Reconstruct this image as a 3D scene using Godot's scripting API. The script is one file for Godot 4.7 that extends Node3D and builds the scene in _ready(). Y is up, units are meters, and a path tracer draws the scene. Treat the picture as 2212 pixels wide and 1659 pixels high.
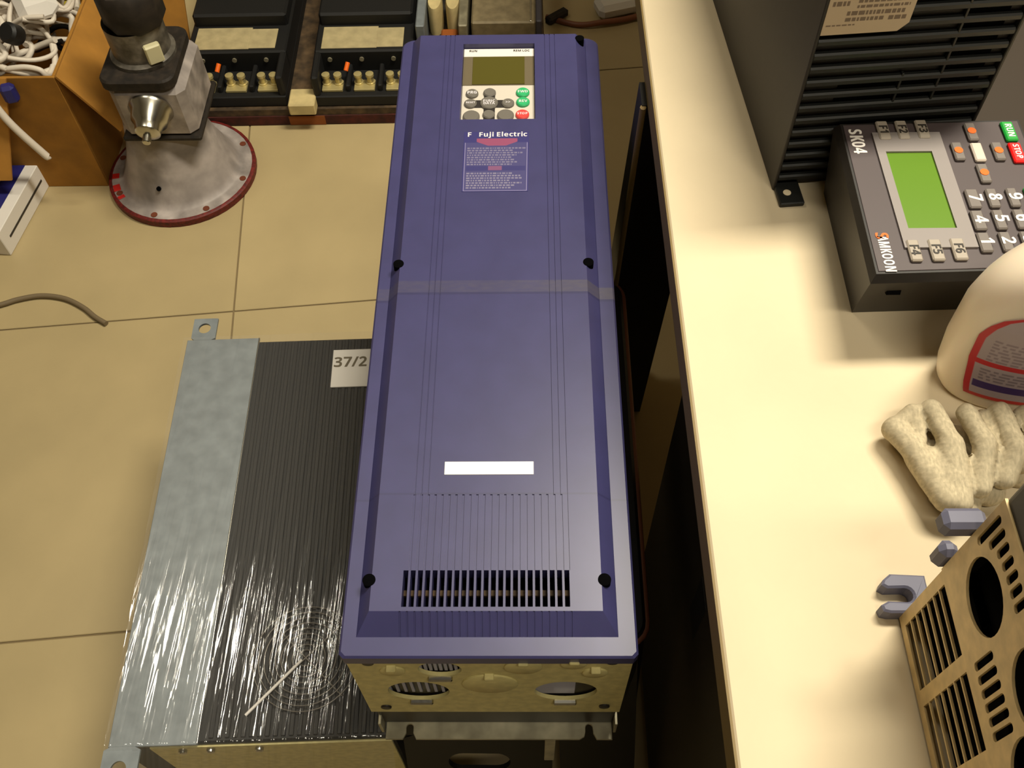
extends Node3D
# A workshop floor seen from above: a blue motor drive on a stool beside a workbench.

const TURN := 0.0942          # the room and its floor tiles are turned by this angle
var used := {}
var M := {}

func _ready():
	# ---------------------------------------------------------------- camera
	var cam := Camera3D.new()
	cam.name = "camera"
	cam.position = Vector3(0.0288, 1.2049, 0.5321)
	cam.basis = Basis(Vector3.UP, 0.0326) * Basis(Vector3.RIGHT, -0.98715) * Basis(Vector3.BACK, -0.0322)
	cam.fov = rad_to_deg(2.0 * atan(829.5 / 2093.0))
	cam.near = 0.02
	cam.far = 30.0
	add_child(cam)
	cam.current = true
	# ---------------------------------------------------------------- environment
	var we := WorldEnvironment.new()
	we.name = "environment"
	var e := Environment.new()
	e.background_mode = Environment.BG_COLOR
	e.background_color = Color(0.02, 0.02, 0.02)
	e.tonemap_mode = Environment.TONE_MAPPER_LINEAR
	e.tonemap_exposure = 1.05
	e.sdfgi_enabled = true
	e.ssao_enabled = true
	e.ssil_enabled = true
	we.environment = e
	add_child(we)
	# ---------------------------------------------------------------- lights (fittings are built with the ceiling)
	lamp(Vector3(0.68, 2.56, -0.5), 0.9, 0.3, 5.9, "large square edged ceiling lamp above the workbench")
	lamp(Vector3(-0.95, 2.56, -0.62), 0.6, 0.03, 0.7, "short ceiling lamp above the cardboard box")
	lamp(Vector3(0.48, 2.56, 1.0), 0.9, 0.16, 1.7, "long ceiling lamp behind the viewer")
	# ---------------------------------------------------------------- things
	materials()
	room()
	bench()
	stool()
	drive()
	wrapped_unit()
	bench_drive()
	bench_shade_box()
	control_panel()
	bottle()
	glove()
	small_drive()
	gear_motor()
	carton()
	breakers()
	back_row()
	small_floor_things()

# ==================================================================== naming
func numbered(n: String, parent: Node) -> String:
	var key := str(parent.get_instance_id()) + n
	if not used.has(key):
		used[key] = 0
		return n
	used[key] += 1
	return "%s_%03d" % [n, used[key]]

func thing(called: String, label: String, category: String, at := Transform3D(), group := "") -> Node3D:
	var o := Node3D.new()
	o.name = numbered(called, self)
	add_child(o)
	o.transform = at
	o.set_meta("label", label)
	o.set_meta("category", category)
	if group != "":
		o.set_meta("group", group)
	return o

func part(called: String, s, m: Material, parent: Node3D, label := "") -> MeshInstance3D:
	var o := MeshInstance3D.new()
	o.name = numbered(called, parent)
	o.mesh = s.done() if s is Shape else s
	o.material_override = m
	parent.add_child(o)
	if label != "":
		o.set_meta("label", label)
	return o

func single(called: String, s, m: Material, label: String, category: String, group := "") -> MeshInstance3D:
	var o := part(called, s, m, self, label)
	o.set_meta("category", category)
	if group != "":
		o.set_meta("group", group)
	return o

func struct(called: String, s, m: Material, parent: Node3D = self) -> MeshInstance3D:
	var o := part(called, s, m, parent)
	o.set_meta("kind", "structure")
	return o

func at(x: float, y: float, z: float, turn := 0.0) -> Transform3D:
	return Transform3D(Basis(Vector3.UP, turn), Vector3(x, y, z))

# ==================================================================== shapes
class Shape:
	var st := SurfaceTool.new()
	func _init():
		st.begin(Mesh.PRIMITIVE_TRIANGLES)
	func done() -> ArrayMesh:
		st.index()
		return st.commit()
	func put(p: Vector3, n: Vector3, uv: Vector2):
		st.set_normal(n)
		st.set_uv(uv)
		st.add_vertex(p)
	func tri(a: Vector3, b: Vector3, c: Vector3, na: Vector3, nb: Vector3, nc: Vector3, ua := Vector2.ZERO, ub := Vector2.ZERO, uc := Vector2.ZERO):
		if (b - a).cross(c - a).dot(na + nb + nc) > 0.0:
			put(a, na, ua)
			put(c, nc, uc)
			put(b, nb, ub)
		else:
			put(a, na, ua)
			put(b, nb, ub)
			put(c, nc, uc)
	# a convex face; its normal is turned towards out
	func face(p: Array, out: Vector3, uv := []):
		var n := Vector3.ZERO
		for k in p.size():
			var a: Vector3 = p[k]
			var b: Vector3 = p[(k + 1) % p.size()]
			n += Vector3((a.y - b.y) * (a.z + b.z), (a.z - b.z) * (a.x + b.x), (a.x - b.x) * (a.y + b.y))
		if n.length() < 1e-14:
			return
		n = n.normalized()
		if n.dot(out) < 0.0:
			n = -n
		for k in range(1, p.size() - 1):
			if uv.is_empty():
				tri(p[0], p[k], p[k + 1], n, n, n)
			else:
				tri(p[0], p[k], p[k + 1], n, n, n, uv[0], uv[k], uv[k + 1])
	# a box with chamfered edges, centred on x
	func box(x: Transform3D, s: Vector3, b := 0.0):
		var h := s / 2.0
		b = minf(b, minf(h.x, minf(h.y, h.z)) * 0.95)
		var i := h - Vector3(b, b, b)
		var o := x.basis
		for ax in 3:
			for sg in [-1.0, 1.0]:
				var f := []
				for q in [[-1, -1], [1, -1], [1, 1], [-1, 1]]:
					var v := Vector3.ZERO
					v[ax] = sg * h[ax]
					v[(ax + 1) % 3] = q[0] * i[(ax + 1) % 3]
					v[(ax + 2) % 3] = q[1] * i[(ax + 2) % 3]
					f.append(x * v)
				var d := Vector3.ZERO
				d[ax] = sg
				face(f, o * d)
		if b <= 0.0:
			return
		for ax in 3:
			var u := (ax + 1) % 3
			var w := (ax + 2) % 3
			for su in [-1.0, 1.0]:
				for sw in [-1.0, 1.0]:
					var f := []
					for q in [[-1, 0], [1, 0], [1, 1], [-1, 1]]:
						var v := Vector3.ZERO
						v[ax] = q[0] * i[ax]
						v[u] = su * (h[u] if q[1] == 0 else i[u])
						v[w] = sw * (i[w] if q[1] == 0 else h[w])
						f.append(x * v)
					var d := Vector3.ZERO
					d[u] = su
					d[w] = sw
					face(f, o * d)
		for sx in [-1.0, 1.0]:
			for sy in [-1.0, 1.0]:
				for sz in [-1.0, 1.0]:
					face([x * Vector3(sx * h.x, sy * i.y, sz * i.z), x * Vector3(sx * i.x, sy * h.y, sz * i.z), x * Vector3(sx * i.x, sy * i.y, sz * h.z)], o * Vector3(sx, sy, sz))
	func b(x0: float, x1: float, y0: float, y1: float, z0: float, z1: float, bev := 0.0):
		box(Transform3D(Basis(), Vector3((x0 + x1) / 2, (y0 + y1) / 2, (z0 + z1) / 2)), Vector3(x1 - x0, y1 - y0, z1 - z0), bev)
	# a polygon in local x, z raised from y0 to y1
	func prism(x: Transform3D, p: PackedVector2Array, y0: float, y1: float, bev := 0.0):
		if Geometry2D.is_polygon_clockwise(p):
			p = p.duplicate()
			p.reverse()
		var n := p.size()
		var q := PackedVector2Array()
		var side := []
		for k in n:
			var d := (p[(k + 1) % n] - p[k]).normalized()
			side.append(Vector2(d.y, -d.x))
		for k in n:
			var m: Vector2 = side[k] + side[(k + n - 1) % n]
			var l: float = m.length_squared()
			q.append(p[k] - (m * (2.0 * bev / l) if l > 0.05 else m * 0.0))
		var centre := Vector2.ZERO
		for v in p:
			centre += v / n
		var ym := y1 - bev
		for k in n:
			var j := (k + 1) % n
			var a := p[k]
			var c := p[j]
			var out := x.basis * Vector3(side[k].x, 0, side[k].y)
			face([x * Vector3(a.x, y0, a.y), x * Vector3(c.x, y0, c.y), x * Vector3(c.x, ym, c.y), x * Vector3(a.x, ym, a.y)], out)
			if bev > 0.0:
				face([x * Vector3(a.x, ym, a.y), x * Vector3(c.x, ym, c.y), x * Vector3(q[j].x, y1, q[j].y), x * Vector3(q[k].x, y1, q[k].y)], out + x.basis * Vector3.UP)
		var ids := Geometry2D.triangulate_polygon(p)
		for t in range(0, ids.size(), 3):
			face([x * Vector3(q[ids[t]].x, y1, q[ids[t]].y), x * Vector3(q[ids[t + 1]].x, y1, q[ids[t + 1]].y), x * Vector3(q[ids[t + 2]].x, y1, q[ids[t + 2]].y)], x.basis * Vector3.UP)
			face([x * Vector3(p[ids[t]].x, y0, p[ids[t]].y), x * Vector3(p[ids[t + 1]].x, y0, p[ids[t + 1]].y), x * Vector3(p[ids[t + 2]].x, y0, p[ids[t + 2]].y)], x.basis * Vector3.DOWN)
	# a pipe along points
	func tube(p: Array, r, n := 8):
		var rings := []
		var nrm := []
		var up := Vector3.UP
		for k in p.size():
			var d: Vector3 = ((p[mini(k + 1, p.size() - 1)] as Vector3) - (p[maxi(k - 1, 0)] as Vector3)).normalized()
			if absf(d.dot(up)) > 0.95:
				up = Vector3.RIGHT
			var s := d.cross(up).normalized()
			var t := s.cross(d).normalized()
			up = t
			var rad: float = r[k] if r is Array else r
			var ring := []
			var rn := []
			for a in n:
				var v := s * cos(TAU * a / n) + t * sin(TAU * a / n)
				ring.append(p[k] + v * rad)
				rn.append(v)
			rings.append(ring)
			nrm.append(rn)
		for k in p.size() - 1:
			for a in n:
				var c := (a + 1) % n
				tri(rings[k][a], rings[k][c], rings[k + 1][c], nrm[k][a], nrm[k][c], nrm[k + 1][c])
				tri(rings[k][a], rings[k + 1][c], rings[k + 1][a], nrm[k][a], nrm[k + 1][c], nrm[k + 1][a])
		face(rings[0], p[0] - p[1])
		face(rings[-1], p[-1] - p[-2])
	# a profile of (radius, height) turned round y; sx, sz and pw make the round a rounded oblong
	func lathe(x: Transform3D, prof: Array, n := 32, sx := 1.0, sz := 1.0, pw := 2.0):
		var m := prof.size()
		var sn := []
		for k in m - 1:
			var d: Vector2 = prof[k + 1] - prof[k]
			sn.append(Vector2(d.y, -d.x).normalized())
		var dirs := []
		for a in n + 1:
			var c := cos(TAU * a / n)
			var s := sin(TAU * a / n)
			var l := pow(pow(absf(c), pw) + pow(absf(s), pw), -1.0 / pw)
			dirs.append(Vector2(c * l * sx, s * l * sz))
		for k in m - 1:
			var n0: Vector2 = sn[k]
			var n1: Vector2 = sn[k]
			if k > 0 and sn[k - 1].dot(sn[k]) > 0.75:
				n0 = (sn[k - 1] + sn[k]).normalized()
			if k < m - 2 and sn[k + 1].dot(sn[k]) > 0.75:
				n1 = (sn[k + 1] + sn[k]).normalized()
			for a in n:
				var q := []
				var w := []
				for e in [[k, a, n0], [k, a + 1, n0], [k + 1, a + 1, n1], [k + 1, a, n1]]:
					var pr: Vector2 = prof[e[0]]
					var dv: Vector2 = dirs[e[1]]
					q.append(x * Vector3(dv.x * pr.x, pr.y, dv.y * pr.x))
					var g: Vector2 = (dirs[(e[1] + 1) % n] - dirs[(e[1] + n - 1) % n]).normalized()
					var hn := Vector2(g.y, -g.x)
					w.append((x.basis * Vector3(hn.x * e[2].x, e[2].y, hn.y * e[2].x)).normalized())
				tri(q[0], q[1], q[2], w[0], w[1], w[2])
				tri(q[0], q[2], q[3], w[0], w[2], w[3])
	func disc(x: Transform3D, r: float, h: float, n := 24, bev := 0.0):
		lathe(x, [Vector2(0, 0), Vector2(r, 0), Vector2(r, h - bev), Vector2(r - bev, h), Vector2(0, h)], n)
	# a flat oblong with a round opening, from y0 to y1
	func ring_plate(x: Transform3D, c: Vector2, hx0: float, hx1: float, hz0: float, hz1: float, r: float, y0: float, y1: float, n := 24):
		var o := []
		for k in n:
			var d := Vector2(cos(TAU * k / n + 0.01), sin(TAU * k / n + 0.01))
			var tx: float = ((hx1 - c.x) if d.x > 0 else (hx0 - c.x)) / d.x
			var tz: float = ((hz1 - c.y) if d.y > 0 else (hz0 - c.y)) / d.y
			o.append([c + d * r, c + d * minf(tx, tz), d])
		for k in n:
			var a: Array = o[k]
			var b: Array = o[(k + 1) % n]
			for y in [y0, y1]:
				face([x * Vector3(a[0].x, y, a[0].y), x * Vector3(b[0].x, y, b[0].y), x * Vector3(b[1].x, y, b[1].y), x * Vector3(a[1].x, y, a[1].y)], x.basis * Vector3(0, 1 if y == y1 else -1, 0))
			face([x * Vector3(a[0].x, y0, a[0].y), x * Vector3(b[0].x, y0, b[0].y), x * Vector3(b[0].x, y1, b[0].y), x * Vector3(a[0].x, y1, a[0].y)], x.basis * Vector3(-a[2].x, 0, -a[2].y))
			face([x * Vector3(a[1].x, y0, a[1].y), x * Vector3(b[1].x, y0, b[1].y), x * Vector3(b[1].x, y1, b[1].y), x * Vector3(a[1].x, y1, a[1].y)], x.basis * Vector3(a[2].x, 0, a[2].y))
	# cells of a plate, each at a height of its own; NAN is an opening whose walls go down to low
	func relief(xs: Array, zs: Array, height: Callable, low: float, uvbox := Rect2()):
		var nx := xs.size() - 1
		var nz := zs.size() - 1
		var hs := []
		for i in nx:
			var col := []
			for j in nz:
				col.append(height.call((xs[i] + xs[i + 1]) / 2.0, (zs[j] + zs[j + 1]) / 2.0))
			hs.append(col)
		for i in nx:
			for j in nz:
				var h: float = hs[i][j]
				if not is_nan(h):
					var p := [Vector3(xs[i], h, zs[j]), Vector3(xs[i + 1], h, zs[j]), Vector3(xs[i + 1], h, zs[j + 1]), Vector3(xs[i], h, zs[j + 1])]
					var uv := []
					if uvbox.size.x > 0.0:
						for v in p:
							uv.append(Vector2((v.x - uvbox.position.x) / uvbox.size.x, (v.z - uvbox.position.y) / uvbox.size.y))
					face(p, Vector3.UP, uv)
				var uw := []
				if uvbox.size.x > 0.0:
					var c := Vector2((xs[i] - uvbox.position.x) / uvbox.size.x, (zs[j] - uvbox.position.y) / uvbox.size.y)
					uw = [c, c, c, c]
				if i + 1 < nx:
					var g: float = hs[i + 1][j]
					var ha := low if is_nan(h) else h
					var hb := low if is_nan(g) else g
					if ha != hb:
						face([Vector3(xs[i + 1], ha, zs[j]), Vector3(xs[i + 1], ha, zs[j + 1]), Vector3(xs[i + 1], hb, zs[j + 1]), Vector3(xs[i + 1], hb, zs[j])], Vector3(1 if ha > hb else -1, 0, 0), uw)
				if j + 1 < nz:
					var g2: float = hs[i][j + 1]
					var hc := low if is_nan(h) else h
					var hd := low if is_nan(g2) else g2
					if hc != hd:
						face([Vector3(xs[i], hc, zs[j + 1]), Vector3(xs[i + 1], hc, zs[j + 1]), Vector3(xs[i + 1], hd, zs[j + 1]), Vector3(xs[i], hd, zs[j + 1])], Vector3(0, 0, 1 if hc > hd else -1), uw)

func rrect(x0: float, z0: float, x1: float, z1: float, r: float, n := 5) -> PackedVector2Array:
	var p := PackedVector2Array()
	for c in [[x1 - r, z1 - r, 0.0], [x0 + r, z1 - r, 0.25], [x0 + r, z0 + r, 0.5], [x1 - r, z0 + r, 0.75]]:
		for k in n + 1:
			var a: float = TAU * (c[2] + 0.25 * k / n)
			p.append(Vector2(c[0] + r * cos(a), c[1] + r * sin(a)))
	return p

func spline(p: Array, n := 8) -> Array:
	var c := Curve3D.new()
	for k in p.size():
		var t: Vector3 = (p[mini(k + 1, p.size() - 1)] - p[maxi(k - 1, 0)]) / 6.0
		c.add_point(p[k], -t, t)
	var out := []
	for k in (p.size() - 1) * n + 1:
		out.append(c.sample(mini(k / n, p.size() - 2), (k - mini(k / n, p.size() - 2) * n) / float(n)))
	return out

func lettering(txt: String, size: float, depth := 0.0004, font := "Droid Sans") -> TextMesh:
	var t := TextMesh.new()
	t.text = txt
	var f := SystemFont.new()
	f.font_names = PackedStringArray([font])
	f.font_weight = 700
	t.font = f
	t.font_size = 32
	t.pixel_size = size / 32.0
	t.depth = depth
	t.curve_step = 2.0
	return t

# text lying flat: it reads along dir (an angle about y; 0 reads towards +x with its top towards -z)
func flat_text(called: String, txt: String, size: float, m: Material, parent: Node3D, pos: Vector3, dir := 0.0, squeeze := 1.0) -> MeshInstance3D:
	var o := part(called, lettering(txt, size), m, parent)
	o.transform = Transform3D(Basis(Vector3.UP, dir) * Basis(Vector3.RIGHT, -PI / 2) * Basis.from_scale(Vector3(squeeze, 1, 1)), pos)
	return o

# ==================================================================== materials
func mat(c: Color, rough := 0.5, metal := 0.0, tex: Texture2D = null, scale := 8.0, spec := 0.5) -> StandardMaterial3D:
	var m := StandardMaterial3D.new()
	m.albedo_color = c
	m.roughness = rough
	m.metallic = metal
	m.metallic_specular = spec
	if tex:
		m.albedo_texture = tex
		m.uv1_triplanar = true
		m.uv1_world_triplanar = true
		m.uv1_scale = Vector3(scale, scale, scale)
	return m

# greys between lo and 1 that multiply a colour
func cloud(sd: int, freq: float, lo: float, octaves := 4, tint := Color.WHITE, stretch := 1) -> ImageTexture:
	var n := FastNoiseLite.new()
	n.seed = sd
	n.frequency = freq
	n.fractal_octaves = octaves
	var g := n.get_seamless_image(256, 256)
	var im := Image.create(256, 256, false, Image.FORMAT_RGB8)
	for y in 256:
		for x in 256:
			var v := g.get_pixel(x, (y / stretch) % 256).r
			var dark := (1.0 - v) * (1.0 - lo)
			im.set_pixel(x, y, Color(1.0 - dark * tint.r, 1.0 - dark * tint.g, 1.0 - dark * tint.b))
	return ImageTexture.create_from_image(im)

func picture_mat(im: Image, rough := 0.5, spec := 0.5) -> StandardMaterial3D:
	var m := mat(Color.WHITE, rough, 0.0, null, 1.0, spec)
	m.albedo_texture = ImageTexture.create_from_image(im)
	return m

func materials():
	var fine := cloud(3, 0.03, 0.86)
	var blotch := cloud(5, 0.012, 0.72)
	var dirty := cloud(9, 0.02, 0.45, 5)
	M.tile = []
	for k in 4:
		M.tile.append(mat([Color(0.727, 0.653, 0.485), Color(0.735, 0.66, 0.49), Color(0.72, 0.646, 0.48), Color(0.73, 0.655, 0.482)][k], 0.42, 0.0, cloud(20 + k, 0.012, 0.93), 1.3))
	M.grout = mat(Color(0.5, 0.43, 0.3), 0.8)
	M.wall = mat(Color(0.57, 0.53, 0.45), 0.85, 0.0, blotch, 1.0)
	M.ceiling = mat(Color(0.8, 0.77, 0.68), 0.9, 0.0, fine, 1.0)
	M.bench = mat(Color(0.89, 0.825, 0.7), 0.6, 0.0, cloud(31, 0.01, 0.95), 2.0, 0.2)
	M.bench_edge = mat(Color(0.5, 0.42, 0.24), 0.6)
	M.black_steel = mat(Color(0.07, 0.065, 0.06), 0.6, 0.0, fine, 6.0)
	M.leg_side = mat(Color(0.16, 0.1, 0.1), 0.5)
	M.tan_trim = mat(Color(0.55, 0.45, 0.25), 0.5)
	M.blue = mat(Color(0.35, 0.345, 0.52), 0.42, 0.0, fine, 9.0)
	M.hole = mat(Color(0.02, 0.02, 0.025), 0.9, 0.0, null, 1.0, 0.15)
	M.unit_black = mat(Color(0.06, 0.052, 0.047), 0.5, 0.0, fine, 12.0)
	M.guard_wire = mat(Color(0.45, 0.43, 0.4), 0.35, 0.7)
	M.black = mat(Color(0.05, 0.046, 0.042), 0.55)
	M.deep_black = mat(Color(0.025, 0.024, 0.022), 0.65)
	M.dark_inside = mat(Color(0.06, 0.05, 0.05), 0.8)
	M.housing = mat(Color(0.1, 0.08, 0.09), 0.5, 0.0, fine, 8.0)
	M.zinc = mat(Color(0.74, 0.71, 0.6), 0.4, 0.45, blotch, 9.0)
	M.zinc_yellow = mat(Color(0.87, 0.82, 0.57), 0.5, 0.1, fine, 11.0)
	M.steel = mat(Color(0.75, 0.74, 0.7), 0.25, 1.0)
	M.galvanised = mat(Color(0.56, 0.59, 0.605), 0.45, 0.3, fine, 5.0)
	M.brass = mat(Color(0.8, 0.74, 0.52), 0.35, 0.5)
	M.white = mat(Color(0.9, 0.88, 0.85), 0.5)
	M.gloss_white = mat(Color(0.97, 0.97, 0.98), 0.25)
	M.keypad = mat(Color(0.8, 0.77, 0.72), 0.5)
	M.keypad_band = mat(Color(0.42, 0.38, 0.3), 0.3)
	M.olive = mat(Color(0.33, 0.31, 0.13), 0.2)
	M.grey_key = mat(Color(0.42, 0.4, 0.37), 0.5)
	M.dark_key = mat(Color(0.14, 0.12, 0.11), 0.5)
	M.green_key = mat(Color(0.18, 0.68, 0.42), 0.45)
	M.red_key = mat(Color(0.85, 0.27, 0.25), 0.45)
	M.pale_print = mat(Color(0.85, 0.83, 0.85), 0.6)
	M.white_print = mat(Color(0.97, 0.95, 0.93), 0.6)
	M.red_print = mat(Color(0.72, 0.22, 0.25), 0.6)
	M.dark_print = mat(Color(0.2, 0.18, 0.16), 0.6)
	M.charcoal = mat(Color(0.15, 0.135, 0.125), 0.5, 0.0, fine, 12.0)
	M.slate = mat(Color(0.1, 0.105, 0.1), 0.5, 0.0, fine, 10.0)
	M.panel_dark = mat(Color(0.31, 0.27, 0.275), 0.5)
	M.panel_grey = mat(Color(0.55, 0.52, 0.51), 0.5)
	M.panel_key = mat(Color(0.46, 0.43, 0.41), 0.5)
	M.panel_key_light = mat(Color(0.64, 0.6, 0.55), 0.5)
	M.panel_key_white = mat(Color(0.82, 0.77, 0.72), 0.5)
	M.orange = mat(Color(0.95, 0.42, 0.04), 0.5)
	M.panel_green = mat(Color(0.1, 0.62, 0.22), 0.5)
	M.panel_red = mat(Color(0.9, 0.05, 0.04), 0.5)
	M.lcd_green = mat(Color(0.35, 0.5, 0.02), 0.35)
	M.lcd_green.emission_enabled = true
	M.lcd_green.emission = Color(0.22, 0.4, 0.0)
	M.lcd_green.emission_energy_multiplier = 0.12
	M.bottle = mat(Color(0.93, 0.87, 0.78), 0.32)
	M.bottle.subsurf_scatter_enabled = true
	M.bottle.subsurf_scatter_strength = 0.2
	M.knit = mat(Color(0.85, 0.79, 0.66), 0.95, 0.0, cloud(44, 0.05, 0.75, 4, Color.WHITE, 2), 30.0)
	M.tan_plate = mat(Color(0.9, 0.79, 0.57), 0.45, 0.08, fine, 10.0)
	M.blue_grey = mat(Color(0.42, 0.42, 0.5), 0.55)
	M.cardboard = mat(Color(0.68, 0.475, 0.16), 0.85, 0.0, cloud(51, 0.015, 0.85), 5.0)
	M.cardboard_inside = mat(Color(0.74, 0.52, 0.2), 0.85, 0.0, cloud(52, 0.015, 0.85), 5.0)
	M.grime = mat(Color(0.6, 0.57, 0.52), 0.42, 0.35, dirty, 7.0)
	M.grey_paint = mat(Color(0.8, 0.755, 0.73), 0.55, 0.1, cloud(61, 0.012, 0.6, 5), 5.0)
	M.red_paint = mat(Color(0.55, 0.13, 0.1), 0.6, 0.0, cloud(62, 0.05, 0.4, 3), 9.0)
	M.rust = mat(Color(0.42, 0.2, 0.1), 0.8)
	M.soot = mat(Color(0.22, 0.18, 0.14), 0.7, 0.1, dirty, 9.0)
	M.label_cream = mat(Color(0.74, 0.68, 0.51), 0.6, 0.0, fine, 5.0)
	M.board_red = mat(Color(0.36, 0.12, 0.08), 0.8, 0.0, dirty, 6.0)
	M.board_tan = mat(Color(0.42, 0.33, 0.22), 0.8, 0.0, dirty, 6.0)
	M.pale_wood = mat(Color(0.85, 0.77, 0.55), 0.7, 0.0, fine, 4.0)
	M.cable_white = mat(Color(0.86, 0.82, 0.76), 0.5)
	M.cable_grey = mat(Color(0.46, 0.4, 0.3), 0.6)
	M.red_plastic = mat(Color(0.68, 0.12, 0.1), 0.5)
	M.yellow_plastic = mat(Color(0.76, 0.7, 0.2), 0.5)
	M.navy = mat(Color(0.14, 0.14, 0.42), 0.5)
	M.brown_rim = mat(Color(0.5, 0.3, 0.2), 0.5)
	var film := StandardMaterial3D.new()
	film.albedo_color = Color(0.95, 0.95, 0.95, 0.03)
	film.transparency = BaseMaterial3D.TRANSPARENCY_ALPHA
	film.roughness = 0.09
	film.metallic_specular = 1.0
	film.cull_mode = BaseMaterial3D.CULL_DISABLED
	M.film = film

# ==================================================================== lights
func lamp(p: Vector3, length: float, width: float, energy: float, label: String):
	var pos := Basis(Vector3.UP, TURN) * Vector3.ZERO + p
	var t := thing("ceiling_lamp", label, "lamp", Transform3D(Basis(Vector3.UP, TURN), pos))
	var h := Shape.new()
	h.b(-length / 2 - 0.03, length / 2 + 0.03, 0.03, 0.14, -width / 2 - 0.03, width / 2 + 0.03, 0.01)
	part("housing", h, mat(Color(0.85, 0.85, 0.82), 0.5), t)
	var gm := StandardMaterial3D.new()
	gm.albedo_color = Color(1, 1, 1)
	gm.emission_enabled = true
	gm.emission = Color(1.0, 0.95, 0.86)
	gm.emission_energy_multiplier = 2.0
	var g := Shape.new()
	g.b(-length / 2, length / 2, 0.016, 0.031, -width / 2, width / 2, 0.004)
	part("diffuser", g, gm, t)
	var l := AreaLight3D.new()
	l.name = "lamp_light"
	l.area_size = Vector2(length, width)
	l.light_color = Color(1.0, 0.965, 0.88)
	l.light_energy = energy
	l.area_range = 12.0
	l.shadow_enabled = true
	l.transform = Transform3D(Basis(Vector3.RIGHT, -PI / 2), Vector3(0, 0.012, 0))
	t.add_child(l)

# ==================================================================== the room
func room():
	var R := Transform3D(Basis(Vector3.UP, TURN), Vector3.ZERO)
	var pitch := 0.511
	var ox := -0.3978
	var oz := 0.0682
	var fl := Shape.new()
	fl.box(R * Transform3D(Basis(), Vector3(0, -0.057, 0)), Vector3(4.9, 0.11, 4.9))
	var f := struct("floor", fl, M.grout)
	var variants := []
	for k in 4:
		var s := Shape.new()
		s.b(-pitch / 2 + 0.0012, pitch / 2 - 0.0012, -0.0019, 0.0, -pitch / 2 + 0.0012, pitch / 2 - 0.0012, 0.0009)
		variants.append(s.done())
	var rng := RandomNumberGenerator.new()
	rng.seed = 7
	for i in range(-4, 5):
		for j in range(-5, 4):
			var v := rng.randi() % 4
			var tl := part("tile", variants[v], M.tile[v], f)
			tl.transform = R * Transform3D(Basis(), Vector3(ox + (i + 0.5) * pitch, 0, oz + (j + 0.5) * pitch))
	var w := 2.4
	var hh := 2.7
	for q in [["wall_left", Vector3(-w - 0.05, hh / 2, 0), Vector3(0.1, hh, 2 * w + 0.2)], ["wall_right", Vector3(w + 0.05, hh / 2, 0), Vector3(0.1, hh, 2 * w + 0.2)], ["wall_back", Vector3(0, hh / 2, -w - 0.05), Vector3(2 * w, hh, 0.1)], ["wall_front", Vector3(0, hh / 2, w + 0.05), Vector3(2 * w, hh, 0.1)]]:
		var s := Shape.new()
		s.box(R * Transform3D(Basis(), q[1]), q[2])
		struct(q[0], s, M.wall)
	var c := Shape.new()
	c.box(R * Transform3D(Basis(), Vector3(0, hh + 0.05, 0)), Vector3(2 * w + 0.2, 0.1, 2 * w + 0.2))
	struct("ceiling", c, M.ceiling)

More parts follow.
